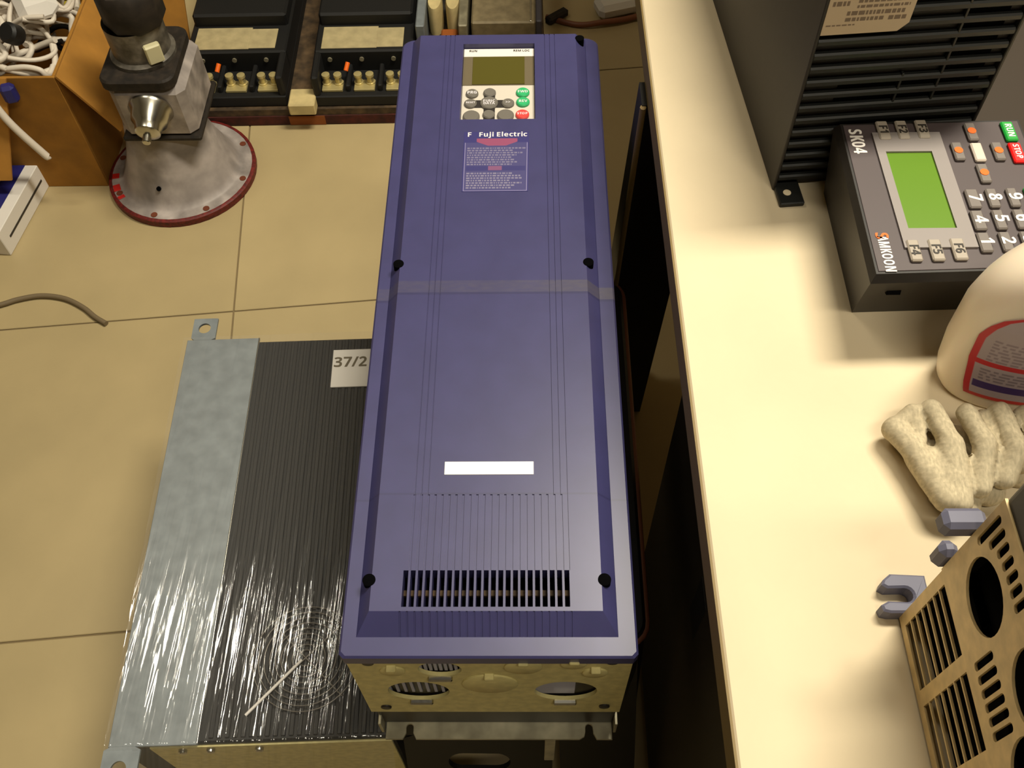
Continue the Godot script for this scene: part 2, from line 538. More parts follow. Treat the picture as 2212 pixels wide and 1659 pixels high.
# ==================================================================== the workbench
func bench():
	var t := thing("workbench", "cream-topped workbench along the right with a dark slanted leg", "workbench", at(0.1316, 0, 0, 0.0097))
	var s := Shape.new()
	s.b(0.0015, 0.98, 0.645, 0.67, -1.35, 1.0, 0.0012)
	part("worktop", s, M.bench, t)
	s = Shape.new()
	s.b(0.0, 0.0015, 0.6452, 0.6692, -1.35, 1.0, 0.0)
	part("edge_band", s, M.bench_edge, t, "brown edge band of the worktop")
	for q in [[-0.0068, 0.06, -0.2135, -0.121], [0.9, 0.966, -0.2135, -0.121], [-0.0, 0.06, 0.94, 0.94], [0.9, 0.966, 0.94, 0.94]]:
		s = Shape.new()
		var y1 := 0.645
		var z0: float = q[2]
		var z1: float = q[3]
		var back0 := z0 - 0.085
		var back1 := z1 - 0.03 if z0 != z1 else z1 - 0.085
		var x0: float = q[0] + 0.0022
		var x1: float = q[1]
		if z0 == z1:
			x0 += 0.02
			x1 += 0.02
		var v := [Vector3(x0, 0, z0), Vector3(x1, 0, z0), Vector3(x1, 0, back0), Vector3(x0, 0, back0), Vector3(x0, y1, z1), Vector3(x1, y1, z1), Vector3(x1, y1, back1), Vector3(x0, y1, back1)]
		s.face([v[0], v[1], v[5], v[4]], Vector3(0, 0, 1))
		s.face([v[1], v[2], v[6], v[5]], Vector3(1, 0, 0))
		s.face([v[2], v[3], v[7], v[6]], Vector3(0, 0, -1))
		s.face([v[3], v[0], v[4], v[7]], Vector3(-1, 0, 0))
		s.face([v[0], v[1], v[2], v[3]], Vector3.DOWN)
		s.face([v[4], v[5], v[6], v[7]], Vector3.UP)
		var l := part("leg", s, M.black_steel, t)
		if q[2] < 0.0 and q[0] < 0.1:
			s = Shape.new()
			s.tube([Vector3(x0 + 0.001, 0.0, z0 + 0.0012), Vector3(x0 + 0.001, y1 - 0.001, z1 + 0.0012)], 0.0028, 8)
			part("edge_trim", s, M.tan_trim, l, "pale trim down the front corner of the leg")
	# a dark cabinet below the bench
	var d := thing("cabinet", "dark brown cabinet in the shadow under the workbench", "cabinet", at(0.165, 0, 0.06))
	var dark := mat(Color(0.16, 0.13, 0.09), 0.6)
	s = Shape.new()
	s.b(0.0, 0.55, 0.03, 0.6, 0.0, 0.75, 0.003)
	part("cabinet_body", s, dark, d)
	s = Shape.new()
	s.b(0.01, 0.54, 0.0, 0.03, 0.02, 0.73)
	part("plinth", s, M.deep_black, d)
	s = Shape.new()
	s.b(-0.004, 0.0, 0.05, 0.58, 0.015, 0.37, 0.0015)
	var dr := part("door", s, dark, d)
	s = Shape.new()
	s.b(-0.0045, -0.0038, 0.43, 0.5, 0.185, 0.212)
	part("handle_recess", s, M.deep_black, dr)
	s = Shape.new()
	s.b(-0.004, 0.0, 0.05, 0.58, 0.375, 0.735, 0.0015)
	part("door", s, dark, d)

# ==================================================================== the stool under the drive
func stool():
	var t := thing("stool", "low black stool with a brown rim that carries the blue drive", "stool")
	var s := Shape.new()
	s.prism(Transform3D(), rrect(-0.1, -0.165, 0.1325, 0.249, 0.02), 0.333, 0.3595, 0.003)
	part("seat", s, M.black, t)
	s = Shape.new()
	var rim := []
	for p in rrect(-0.102, -0.167, 0.1335, 0.25, 0.022):
		rim.append(Vector3(p.x, 0.353, p.y))
	rim.append(rim[0])
	s.tube(rim, 0.0032, 8)
	part("rim", s, M.brown_rim, t, "brown rim round the seat")
	# the near side: a sloping panel with a hand slot between the legs
	var lean := atan2(0.06, 0.19)
	var px := Transform3D(Basis(Vector3.RIGHT, PI / 2 - lean), Vector3(0, 0.335, 0.245))
	# local x = world x, local z = down the panel
	s = Shape.new()
	var hole := PackedVector2Array()
	var cz := 0.188
	for k in 24:
		var a := TAU * k / 24.0
		hole.append(Vector2(-0.0245 + (0.0165 if cos(a) > 0 else -0.0165) + 0.0155 * cos(a), cz + 0.0165 * sin(a)))
	var outer := PackedVector2Array()
	for h in hole:
		var d := h - Vector2(-0.0245, cz)
		var k: float = minf(0.075 / maxf(absf(d.x), 1e-5), 0.05 / maxf(absf(d.y), 1e-5))
		outer.append(Vector2(-0.0245, cz) + d * k)
	for k in 24:
		var j := (k + 1) % 24
		for y in [0.0, 0.006]:
			s.face([px * Vector3(outer[k].x, y, outer[k].y), px * Vector3(outer[j].x, y, outer[j].y), px * Vector3(hole[j].x, y, hole[j].y), px * Vector3(hole[k].x, y, hole[k].y)], px.basis * Vector3(0, 1 if y > 0 else -1, 0))
		s.face([px * Vector3(hole[k].x, 0, hole[k].y), px * Vector3(hole[j].x, 0, hole[j].y), px * Vector3(hole[j].x, 0.006, hole[j].y), px * Vector3(hole[k].x, 0.006, hole[k].y)], px.basis * Vector3(-hole[k].x - 0.0245, 0, cz - hole[k].y))
	s.prism(px, PackedVector2Array([Vector2(-0.0995, 0.0), Vector2(0.052, 0.0), Vector2(0.051, 0.138), Vector2(-0.0995, 0.138)]), 0.0, 0.006)
	part("front_panel", s, M.black, t, "black end panel with an oblong hand slot")
	s = Shape.new()
	s.prism(px, PackedVector2Array([Vector2(0.052, 0.0), Vector2(0.126, 0.0), Vector2(0.14, 0.3), Vector2(0.062, 0.3)]), 0.0, 0.006)
	part("front_panel", s, M.black, t)
	for q in [[-0.08, 1, -1], [0.116, 1, 1], [-0.08, -1, -1], [0.112, -1, 1]]:
		s = Shape.new()
		var top := Vector3(q[0], 0.34, 0.238 if q[1] > 0 else -0.145)
		var foot := Vector3(q[0] + (0.006 if q[2] > 0 else 0.004), 0.0, 0.33 if q[1] > 0 else -0.15)
		s.tube([foot, top], [0.011, 0.016], 10)
		part("leg", s, M.black, t)

# ==================================================================== the blue drive
func cover_image() -> Image:
	var w := 256
	var h := 832
	var im := Image.create(w, h, false, Image.FORMAT_RGB8)
	var n := FastNoiseLite.new()
	n.seed = 4
	n.frequency = 0.02
	for y in h:
		for x in w:
			var u := x / float(w)
			var v := y / float(h)
			var c := Color(0.243, 0.238, 0.405) * (1.0 + 0.05 * n.get_noise_2d(x, y))
			# a dusty band that tape left across the joint of the covers
			if v > 0.512 and v < 0.531:
				var a: float = 0.25 + 0.3 * clampf((u - 0.55) * 2.2, 0.0, 1.0) + 0.18 * n.get_noise_2d(x * 3, y * 9)
				c = c.lerp(Color(0.38, 0.36, 0.36), clampf(a, 0.0, 0.6))
			if absf(v - 0.5325) < 0.0013 or absf(v - 0.8195) < 0.0012:
				c = c * 0.9
			im.set_pixel(x, y, c)
	return im

func label_image() -> Image:
	var w := 200
	var h := 256
	var im := Image.create(w, h, false, Image.FORMAT_RGB8)
	im.fill(Color(0.19, 0.18, 0.42))
	var rng := RandomNumberGenerator.new()
	rng.seed = 11
	im.fill_rect(Rect2i(4, 48, 192, 206), Color(0.26, 0.25, 0.45))
	for k in [[4, 48, 2, 206], [194, 48, 2, 206], [4, 252, 192, 2]]:
		im.fill_rect(Rect2i(k[0], k[1], k[2], k[3]), Color(0.56, 0.53, 0.68))
	# the rows of small print, too small to read
	for row in range(70, 146, 10):
		var x := 12
		var end: int = 188 - rng.randi() % 40
		while x < end:
			var l: int = 3 + rng.randi() % 9
			im.fill_rect(Rect2i(x, row, l, 6), Color(0.47, 0.45, 0.56))
			x += l + 3
	im.fill_rect(Rect2i(10, 150, 180, 20), Color(0.2, 0.19, 0.42))
	im.fill_rect(Rect2i(78, 150, 42, 18), Color(0.48, 0.3, 0.45))
	for row in range(178, 246, 10):
		var x := 12
		var end: int = 186 - rng.randi() % 50
		while x < end:
			var l: int = 3 + rng.randi() % 9
			im.fill_rect(Rect2i(x, row, l, 6), Color(0.5, 0.48, 0.58))
			x += l + 3
	for y in range(30, 62):
		var inset: int = maxi(0, (y - 44) * 2)
		im.fill_rect(Rect2i(40 + inset, y, 125 - 2 * inset, 1), Color(0.55, 0.27, 0.4))
	return im

func drive():
	var t := thing("motor_drive", "long blue motor drive with keypad lying on the stool, centre of the photo", "motor drive", at(0, 0.36, 0))
	var top := 0.21
	var rim := 0.1985
	# body
	var s := Shape.new()
	s.b(-0.0985, 0.0985, 0.002, 0.19, -0.32, 0.3195, 0.002)
	part("housing", s, M.housing, t)
	# front cover: raised middle with grooves, keypad window and air slots
	var slot0 := -0.0597
	var pitch := 0.1172 / 23.0
	var xs := [-0.0815, 0.078]
	var zs := [-0.3185, 0.298]
	for g in [-0.0553, -0.0505, -0.0458, 0.0458, 0.0509, 0.056]:
		xs.append(g - 0.0004)
		xs.append(g + 0.0004)
	for k in 23:
		xs.append(slot0 + k * pitch)
		xs.append(slot0 + k * pitch + pitch * 0.68)
	xs.append_array([-0.0368, 0.0357])
	zs.append_array([-0.304, -0.1912, 0.2095, 0.2685, 0.295])
	xs.sort()
	zs.sort()
	var grooves := [-0.0553, -0.0505, -0.0458, 0.0458, 0.0509, 0.056]
	var hf := func(x: float, z: float) -> float:
		if x > -0.0368 and x < 0.0357 and z > -0.304 and z < -0.1912:
			return NAN
		var k: float = (x - slot0) / pitch
		var in_slot := k > 0.0 and k < 23.0 and k - floorf(k) < 0.68
		if z > 0.2685 and z < 0.295 and in_slot:
			return NAN
		if z > 0.2095 and z < 0.2685 and k > 0.0 and k < 23.0:
			return top if in_slot else top - 0.0009
		if z < 0.2095:
			for g in grooves:
				if absf(x - g) < 0.00041:
					return top - 0.0009
		return top
	s = Shape.new()
	var uvb := Rect2(-0.1015, -0.3268, 0.203, 0.6536)
	var uvf := func(p: Array) -> Array:
		var o := []
		for v in p:
			o.append(Vector2((v.x - uvb.position.x) / uvb.size.x, (v.z - uvb.position.y) / uvb.size.y))
		return o
	s.relief(xs, zs, hf, top - 0.014, uvb)
	# slopes from the raised middle to the rim
	var a := [Vector3(-0.0815, top, -0.3185), Vector3(0.078, top, -0.3185), Vector3(0.078, top, 0.298), Vector3(-0.0815, top, 0.298)]
	var c := [Vector3(-0.0905, rim, -0.3225), Vector3(0.0885, rim, -0.3225), Vector3(0.0885, rim, 0.3125), Vector3(-0.0905, rim, 0.3125)]
	var outs := [Vector3(0, 1, -1), Vector3(1, 1, 0), Vector3(0, 1, 1), Vector3(-1, 1, 0)]
	for k in 4:
		var j := (k + 1) % 4
		var q := [a[k], a[j], c[j], c[k]]
		if k == 2:
			# the near slope carries the grooves on
			var bx := []
			for i in 24:
				bx.append(slot0 + i * pitch - pitch * 0.16)
			var last := -0.0815
			var at_low := func(x: float) -> float: return lerpf(-0.0905, 0.0885, (x + 0.0815) / 0.1595)
			for x in bx:
				for w in [[last, x - 0.0006, 0.0], [x - 0.0006, x + 0.0006, -0.0007]]:
					var l0: float = at_low.call(w[0]) if w[0] < -0.08 else w[0]
					var f := [Vector3(w[0], top + w[2], 0.298), Vector3(w[1], top + w[2], 0.298), Vector3(w[1], rim + w[2], 0.3125), Vector3(l0, rim + w[2], 0.3125)]
					s.face(f, outs[k], uvf.call(f))
				last = x + 0.0006
			var f2 := [Vector3(last, top, 0.298), Vector3(0.078, top, 0.298), Vector3(0.0885, rim, 0.3125), Vector3(last, rim, 0.3125)]
			s.face(f2, outs[k], uvf.call(f2))
		else:
			s.face(q, outs[k], uvf.call(q))
	# rim with rounded far corners and a skirt down its outside
	var outline := PackedVector2Array()
	for k in 6:
		var an := PI + PI / 2 * k / 5.0
		outline.append(Vector2(-0.0895 + 0.012 * cos(an), -0.3148 + 0.012 * sin(an)))
	for k in 6:
		var an := 1.5 * PI + PI / 2 * k / 5.0
		outline.append(Vector2(0.0895 + 0.012 * cos(an), -0.3148 + 0.012 * sin(an)))
	outline.append_array([Vector2(0.1015, 0.3238), Vector2(0.0985, 0.3268), Vector2(-0.0985, 0.3268), Vector2(-0.1015, 0.3238)])
	var rimtop := rim + 0.0005
	var inset := PackedVector2Array()
	for p in outline:
		inset.append(Vector2(p.x - 0.0015 * signf(p.x), p.y - 0.0015 * signf(p.y)))
	var n := outline.size()
	for k in n:
		var j := (k + 1) % n
		var mid := (outline[k] + outline[j]) / 2.0
		var out3 := Vector3(mid.x * 3.0 if absf(mid.x) > 0.1 else mid.x * 0.2, 0, mid.y)
		if absf(outline[k].x - outline[j].x) < 1e-5:
			out3 = Vector3(signf(mid.x), 0, 0)
		var f := [Vector3(outline[k].x, 0.1865, outline[k].y), Vector3(outline[j].x, 0.1865, outline[j].y), Vector3(outline[j].x, rimtop - 0.0015, outline[j].y), Vector3(outline[k].x, rimtop - 0.0015, outline[k].y)]
		s.face(f, out3, uvf.call(f))
		f = [Vector3(outline[k].x, rimtop - 0.0015, outline[k].y), Vector3(outline[j].x, rimtop - 0.0015, outline[j].y), Vector3(inset[j].x, rimtop, inset[j].y), Vector3(inset[k].x, rimtop, inset[k].y)]
		s.face(f, out3 + Vector3.UP * 0.3, uvf.call(f))
	# flat rim surface as four bands
	var corner := [Vector2(-0.0905, -0.3225), Vector2(0.0885, -0.3225), Vector2(0.0885, 0.3125), Vector2(-0.0905, 0.3125)]
	var bands := []
	var lft := PackedVector2Array([corner[3], corner[0]])
	for k in range(5, -1, -1):
		lft.append(inset[k])
	lft.append(inset[n - 1])
	bands.append(lft)
	var rgt := PackedVector2Array([corner[1], corner[2]])
	rgt.append(inset[n - 4])
	for k in range(11, 5, -1):
		rgt.append(inset[k])
	bands.append(rgt)
	bands.append(PackedVector2Array([corner[0], corner[1], inset[6], inset[5]]))
	bands.append(PackedVector2Array([corner[2], corner[3], inset[n - 1], inset[n - 2], inset[n - 3], inset[n - 4]]))
	for bd in bands:
		var ids := Geometry2D.triangulate_polygon(bd)
		for k in range(0, ids.size(), 3):
			var f := [Vector3(bd[ids[k]].x, rimtop, bd[ids[k]].y), Vector3(bd[ids[k + 1]].x, rimtop, bd[ids[k + 1]].y), Vector3(bd[ids[k + 2]].x, rimtop, bd[ids[k + 2]].y)]
			s.face(f, Vector3.UP, uvf.call(f))
	for q in [[c[0], c[1], Vector3(0, 0, -1)], [c[1], c[2], Vector3(1, 0, 0)], [c[2], c[3], Vector3(0, 0, 1)], [c[3], c[0], Vector3(-1, 0, 0)]]:
		var f := [q[0], q[1], q[1] + Vector3(0, 0.0005, 0), q[0] + Vector3(0, 0.0005, 0)]
		s.face(f, -q[2], uvf.call(f))
	var cm := picture_mat(cover_image(), 0.36)
	var cover := part("front_cover", s, cm, t)
	# what shows through the slots
	s = Shape.new()
	s.b(-0.064, 0.061, 0.1905, 0.1935, 0.264, 0.3)
	part("slot_floor", s, M.hole, cover)
	s = Shape.new()
	s.b(-0.0605, 0.0585, 0.1975, 0.2005, 0.2795, 0.2835)
	part("cross_bar", s, M.board_tan, cover, "tan bar that crosses behind the air slots")
	# screw holes
	for q in [[-0.0833, 0.2756], [0.0801, 0.2755], [-0.0829, -0.011], [0.0797, -0.0115], [0.082, -0.3115]]:
		var hs := Shape.new()
		hs.lathe(at(q[0], 0.0, q[1]), [Vector2(0.0046, 0.1995), Vector2(0.0046, 0.2102), Vector2(0.004, 0.2106), Vector2(0.0, 0.2106)], 20)
		part("screw_hole", hs, M.hole, cover)
	# keypad
	var ky := 0.2042
	s = Shape.new()
	s.b(-0.0366, 0.0355, 0.191, ky, -0.3036, -0.186, 0.0006)
	var kp := part("keypad", s, M.keypad, t)
	s = Shape.new()
	s.b(-0.0363, 0.0352, ky, ky + 0.0008, -0.3025, -0.2905, 0.0003)
	part("top_strip", s, M.white, kp)
	s = Shape.new()
	s.b(-0.0363, 0.0352, ky, ky + 0.0006, -0.2903, -0.2468, 0.0)
	part("display_band", s, M.keypad_band, kp)
	s = Shape.new()
	s.b(-0.0268, 0.0255, ky + 0.0006, ky + 0.0012, -0.2893, -0.2475, 0.0)
	part("display", s, M.olive, kp, "olive screen, switched off")
	var dp := Shape.new()
	dp.b(-0.0145, -0.0035, ky, ky + 0.001, -0.2395, -0.197, 0.0005)
	dp.b(-0.0275, 0.011, ky, ky + 0.0011, -0.2245, -0.214, 0.0005)
	part("direction_pad", dp, M.dark_key, kp)
	for q in [[-0.0263, -0.2335, 0.0062, 0], [-0.009, -0.2345, 0.0062, 1], [-0.0275, -0.219, 0.0062, 0], [0.0092, -0.219, 0.0062, 0], [-0.0093, -0.2195, 0.0088, 0], [-0.0262, -0.2005, 0.0082, 0], [-0.0093, -0.203, 0.006, 1], [0.007, -0.2015, 0.0082, 0], [0.0237, -0.2345, 0.0066, 2], [0.0239, -0.2205, 0.0066, 2], [0.0233, -0.2025, 0.0066, 3]]:
		var bs := Shape.new()
		bs.disc(at(q[0], ky, q[1]), q[2], 0.0028, 20, 0.001)
		part("key", bs, [M.grey_key, M.grey_key, M.green_key, M.red_key][q[3]], kp)
	for q in [["PRG", -0.0263, -0.2335, 0.0052], ["RESET", -0.0275, -0.2188, 0.0032], ["FUNC", -0.0093, -0.221, 0.0045], ["DATA", -0.0093, -0.2175, 0.0045], ["FWD", 0.0237, -0.2343, 0.0048], ["REV", 0.0239, -0.2203, 0.0048], ["STOP", 0.0233, -0.2025, 0.0042], [">>", 0.0092, -0.219, 0.0045]]:
		flat_text("key_text", q[0], q[3], M.pale_print, kp, Vector3(q[1], ky + 0.0028, q[2]))
	for q in [["RUN", -0.027, -0.299], ["REM", 0.018, -0.299], ["LOC", 0.027, -0.299]]:
		flat_text("key_text", q[0], 0.004, M.dark_print, kp, Vector3(q[1], ky + 0.0009, q[2]))
	# printed label and blank sticker
	s = Shape.new()
	var ly := top + 0.0003
	s.face([Vector3(-0.0318, ly, -0.1735), Vector3(0.0297, ly, -0.1735), Vector3(0.0285, ly, -0.0955), Vector3(-0.0318, ly, -0.0955)], Vector3.UP, [Vector2(0, 0), Vector2(1, 0), Vector2(1, 1), Vector2(0, 1)])
	s.face([Vector3(-0.0318, top - 0.0001, -0.0955), Vector3(0.0285, top - 0.0001, -0.0955), Vector3(0.0285, ly, -0.0955), Vector3(-0.0318, ly, -0.0955)], Vector3.BACK)
	var lb := part("rating_label", s, picture_mat(label_image(), 0.5), t, "printed blue label with white and red lettering")
	flat_text("label_text", "F   Fuji Electric", 0.0082, M.pale_print, lb, Vector3(-0.0005, ly + 0.0001, -0.1695), 0.0, 1.0)
	s = Shape.new()
	s.b(-0.0346, 0.0316, top - 0.0002, top + 0.0006, 0.1825, 0.1934, 0.0002)
	part("sticker", s, M.gloss_white, t, "blank white sticker strip")
	# gland plate with its round openings
	var gp := CSGBox3D.new()
	gp.name = "gland_plate"
	gp.size = Vector3(0.1985, 0.1345, 0.003)
	gp.material = M.zinc_yellow
	t.add_child(gp)
	gp.position = Vector3(0, 0.1205, 0.3225)
	for q in [[-0.0555, 0.1113, 0.0232], [0.0549, 0.1115, 0.0235], [-0.0355, 0.1645, 0.0155]]:
		var cy := CSGCylinder3D.new()
		cy.name = "opening"
		cy.operation = CSGShape3D.OPERATION_SUBTRACTION
		cy.material = M.zinc_yellow
		cy.radius = q[2]
		cy.height = 0.02
		cy.sides = 32
		cy.rotation.x = PI / 2
		gp.add_child(cy, true)
		cy.position = Vector3(q[0], q[1] - 0.1205, 0)
	for q in [[-0.001, 0.1325, 0.0205], [0.0235, 0.172, 0.0133], [0.0585, 0.179, 0.009], [0.0742, 0.159, 0.009], [-0.069, 0.163, 0.009]]:
		var ks := Shape.new()
		ks.lathe(Transform3D(Basis(Vector3.RIGHT, PI / 2), Vector3(q[0], q[1], 0.324)), [Vector2(q[2], 0.0), Vector2(q[2], 0.0012), Vector2(q[2] - 0.0012, 0.002), Vector2(0.0, 0.002)], 28)
		ks.b(q[0] - 0.0035, q[0] + 0.0035, q[1] + q[2] - 0.0005, q[1] + q[2] + 0.0018, 0.323, 0.3285, 0.0006)
		part("knockout", ks, M.zinc_yellow, t)
	for q in [[-0.0555, 0.0875], [0.0549, 0.087], [-0.0365, 0.1475]]:
		var ts := Shape.new()
		ts.b(q[0] - 0.009, q[0] + 0.009, q[1] - 0.0025, q[1] + 0.0005, 0.3225, 0.3275, 0.001)
		part("knockout_tab", ts, M.steel, t)
	for q in [[-0.084, 0.181], [0.0849, 0.1835], [-0.0852, 0.0692], [0.0861, 0.0722]]:
		var ss := Shape.new()
		ss.disc(Transform3D(Basis(Vector3.RIGHT, PI / 2), Vector3(q[0], q[1], 0.324)), 0.0042, 0.0016, 16, 0.0005)
		part("screw", ss, M.dark_key, t)
	# pale ribs inside the openings
	for q in [[-0.078, -0.032, 0.098, 0.126], [-0.05, -0.021, 0.152, 0.18]]:
		var rs := Shape.new()
		for k in 9:
			var x: float = lerpf(q[0], q[1], k / 8.0)
			rs.b(x - 0.0011, x + 0.0011, q[2], q[3], 0.3196, 0.3208)
		part("inner_rib", rs, mat(Color(0.62, 0.62, 0.7), 0.5), t)
	var ps := Shape.new()
	ps.b(0.031, 0.062, 0.094, 0.13, 0.3196, 0.3206)
	part("inner_panel", ps, mat(Color(0.62, 0.62, 0.7), 0.5), t)
	# mounting bracket at the near end
	s = Shape.new()
	var br := PackedVector2Array([Vector2(-0.0937, 0.28), Vector2(-0.0937, 0.3332), Vector2(-0.0792, 0.3332), Vector2(-0.0765, 0.328)])
	for k in 7:
		br.append(Vector2(-0.0737 - 0.003 * cos(PI * k / 6.0), 0.3235 - 0.003 * sin(PI * k / 6.0)))
	br.append_array([Vector2(-0.0707, 0.328), Vector2(-0.068, 0.3332), Vector2(0.0695, 0.3332), Vector2(0.0735, 0.331), Vector2(0.0745, 0.327)])
	for k in 7:
		br.append(Vector2(0.0776 - 0.003 * cos(PI * k / 6.0), 0.3235 - 0.003 * sin(PI * k / 6.0)))
	br.append_array([Vector2(0.081, 0.328), Vector2(0.0838, 0.3332), Vector2(0.0968, 0.3332), Vector2(0.0968, 0.28)])
	s.prism(Transform3D(), br, 0.0, 0.0024, 0.0004)
	var bk := part("mounting_bracket", s, M.zinc, t)
	s = Shape.new()
	s.b(0.0405, 0.0495, -0.075, 0.0, 0.3312, 0.3332, 0.0004)
	part("bracket_tab", s, M.zinc, bk)
	for q in [[0.0975, 0.1], [-0.0975, -0.095]]:
		s = Shape.new()
		s.b(q[0], q[1], 0.0, 0.026, 0.28, 0.327, 0.0004)
		part("bracket_side", s, M.zinc, bk)

# ==================================================================== the unit in plastic wrap
func wrapped_unit():
	var t := thing("wrapped_drive", "black and silver drive wrapped in clear plastic on the floor left of the blue drive", "motor drive", at(-0.3902, 0, -0.1648, 0.0342))
	var L := 0.48
	var W := 0.271
	var H := 0.25
	var s := Shape.new()
	s.b(0.0015, W, 0.0, H - 0.003, 0.003, L - 0.002, 0.002)
	part("body", s, M.black, t)
	# silver plate with ears
	s = Shape.new()
	var p := PackedVector2Array([Vector2(0, 0.0), Vector2(0.0885, 0.0), Vector2(0.084, L), Vector2(-0.001, L)])
	s.prism(Transform3D(), p, H - 0.003, H, 0.0005)
	var sp := part("side_plate", s, M.galvanised, t, "bare grey sheet metal edge of the wrapped unit")
	for q in [[0.0185, -0.0175, 0.004, 0.0335, -0.0325, 0.0003], [0.0125, L + 0.02, -0.0045, 0.0305, L - 0.0003, L + 0.036]]:
		s = Shape.new()
		s.ring_plate(Transform3D(), Vector2(q[0], q[1]), q[2], q[3], q[4], q[5], 0.0075, H - 0.003, H)
		part("mounting_ear", s, M.galvanised, sp)
	s = Shape.new()
	s.tube([Vector3(0.0885, H + 0.0006, 0.001), Vector3(0.084, H + 0.0006, L - 0.001)], 0.0009, 6)
	part("edge_fold", s, M.steel, sp)
	# tan end plate with shiny screws
	s = Shape.new()
	s.b(0.036, W - 0.002, 0.004, H - 0.008, L - 0.002, L + 0.0005, 0.0004)
	var ep := part("end_plate", s, M.zinc_yellow, t, "tan end plate")
	for x in [0.066, 0.093, 0.14]:
		s = Shape.new()
		s.disc(Transform3D(Basis(Vector3.RIGHT, PI / 2), Vector3(x, H - 0.016, L + 0.0005)), 0.0042, 0.004, 14, 0.001)
		part("screw", s, M.steel, ep)
	# ribs of the black cover
	for k in 24:
		s = Shape.new()
		var x := 0.0935 + k * 0.0077
		s.b(x, x + 0.0046, H - 0.0035, H - 0.0012, 0.006, L - 0.006, 0.0006)
		part("rib", s, M.unit_black, t)
	# fan guard: rings and spokes
	var fc := Vector3(0.181, H + 0.0012, 0.4)
	for k in 9:
		var r := 0.008 + k * 0.0056
		var ring := []
		for a in 41:
			ring.append(fc + Vector3(cos(TAU * a / 40.0) * r, 0, sin(TAU * a / 40.0) * r))
		s = Shape.new()
		s.tube(ring, 0.0008, 6)
		part("guard_ring", s, M.guard_wire, t)
	s = Shape.new()
	for a in 4:
		var d := Vector3(cos(PI / 4 * (2 * a + 1)), 0, sin(PI / 4 * (2 * a + 1)))
		s.tube([fc, fc + d * 0.055 - Vector3(0, 0.001, 0)], 0.0011, 6)
	part("guard_spokes", s, M.guard_wire, t)
	# sticker
	s = Shape.new()
	s.b(0.181, 0.226, H - 0.0012, H + 0.0006, 0.0225, 0.0765, 0.0003)
	var st := part("sticker", s, M.white, t, "white sticker with a handwritten number")
	flat_text("sticker_text", "37/2", 0.02, M.keypad_band, st, Vector3(0.203, H + 0.0007, 0.041))
	# cable tie that holds the wrap
	s = Shape.new()
	s.tube([Vector3(0.128, H + 0.0035, 0.455), Vector3(0.178, H + 0.0045, 0.403)], 0.0016, 6)
	part("strap", s, M.white, t)
	# the wrap: a clear film drawn into long creases, deeper towards the near end
	var nz := 130
	var nx := 300
	var na := FastNoiseLite.new()
	na.seed = 21
	na.frequency = 1.0
	na.fractal_octaves = 1
	var nb := FastNoiseLite.new()
	nb.seed = 22
	nb.frequency = 1.0
	nb.fractal_octaves = 2
	var x0 := -0.004
	var x1 := W + 0.001
	var z0 := -0.002
	var z1 := L + 0.03
	var pts := []
	for j in nz + 1:
		var row := []
		var z := lerpf(z0, z1, j / float(nz))
		var near := clampf((z + 0.02) / 0.4, 0.0, 1.0)
		for i in nx + 1:
			var x := lerpf(x0, x1, i / float(nx))
			var xx := x + z * 0.06
			var a := 0.0003 + 0.00125 * near * near
			var y := H + 0.0032
			y += a * na.get_noise_2d(xx * 95.0, z * 3.6)
			y += a * 0.7 * nb.get_noise_2d(xx * 240.0, z * 7.5)
			y += 0.0009 * maxf(0.0, nb.get_noise_2d(xx * 55.0 + 40.0, z * 2.0) - 0.1)
			if z > L:
				y -= (z - L) * 0.9
			row.append(Vector3(x, y, z))
		pts.append(row)
	s = Shape.new()
	var nn := func(i: int, j: int) -> Vector3:
		var dx: Vector3 = pts[j][mini(i + 1, nx)] - pts[j][maxi(i - 1, 0)]
		var dz: Vector3 = pts[mini(j + 1, nz)][i] - pts[maxi(j - 1, 0)][i]
		return dz.cross(dx).normalized()
	var norms := []
	for j in nz + 1:
		var row := []
		for i in nx + 1:
			row.append(nn.call(i, j))
		norms.append(row)
	for j in nz:
		for i in nx:
			s.tri(pts[j][i], pts[j][i + 1], pts[j + 1][i + 1], norms[j][i], norms[j][i + 1], norms[j + 1][i + 1])
			s.tri(pts[j][i], pts[j + 1][i + 1], pts[j + 1][i], norms[j][i], norms[j + 1][i + 1], norms[j + 1][i])
	part("plastic_wrap", s, M.film, t, "clear creased plastic wrap")

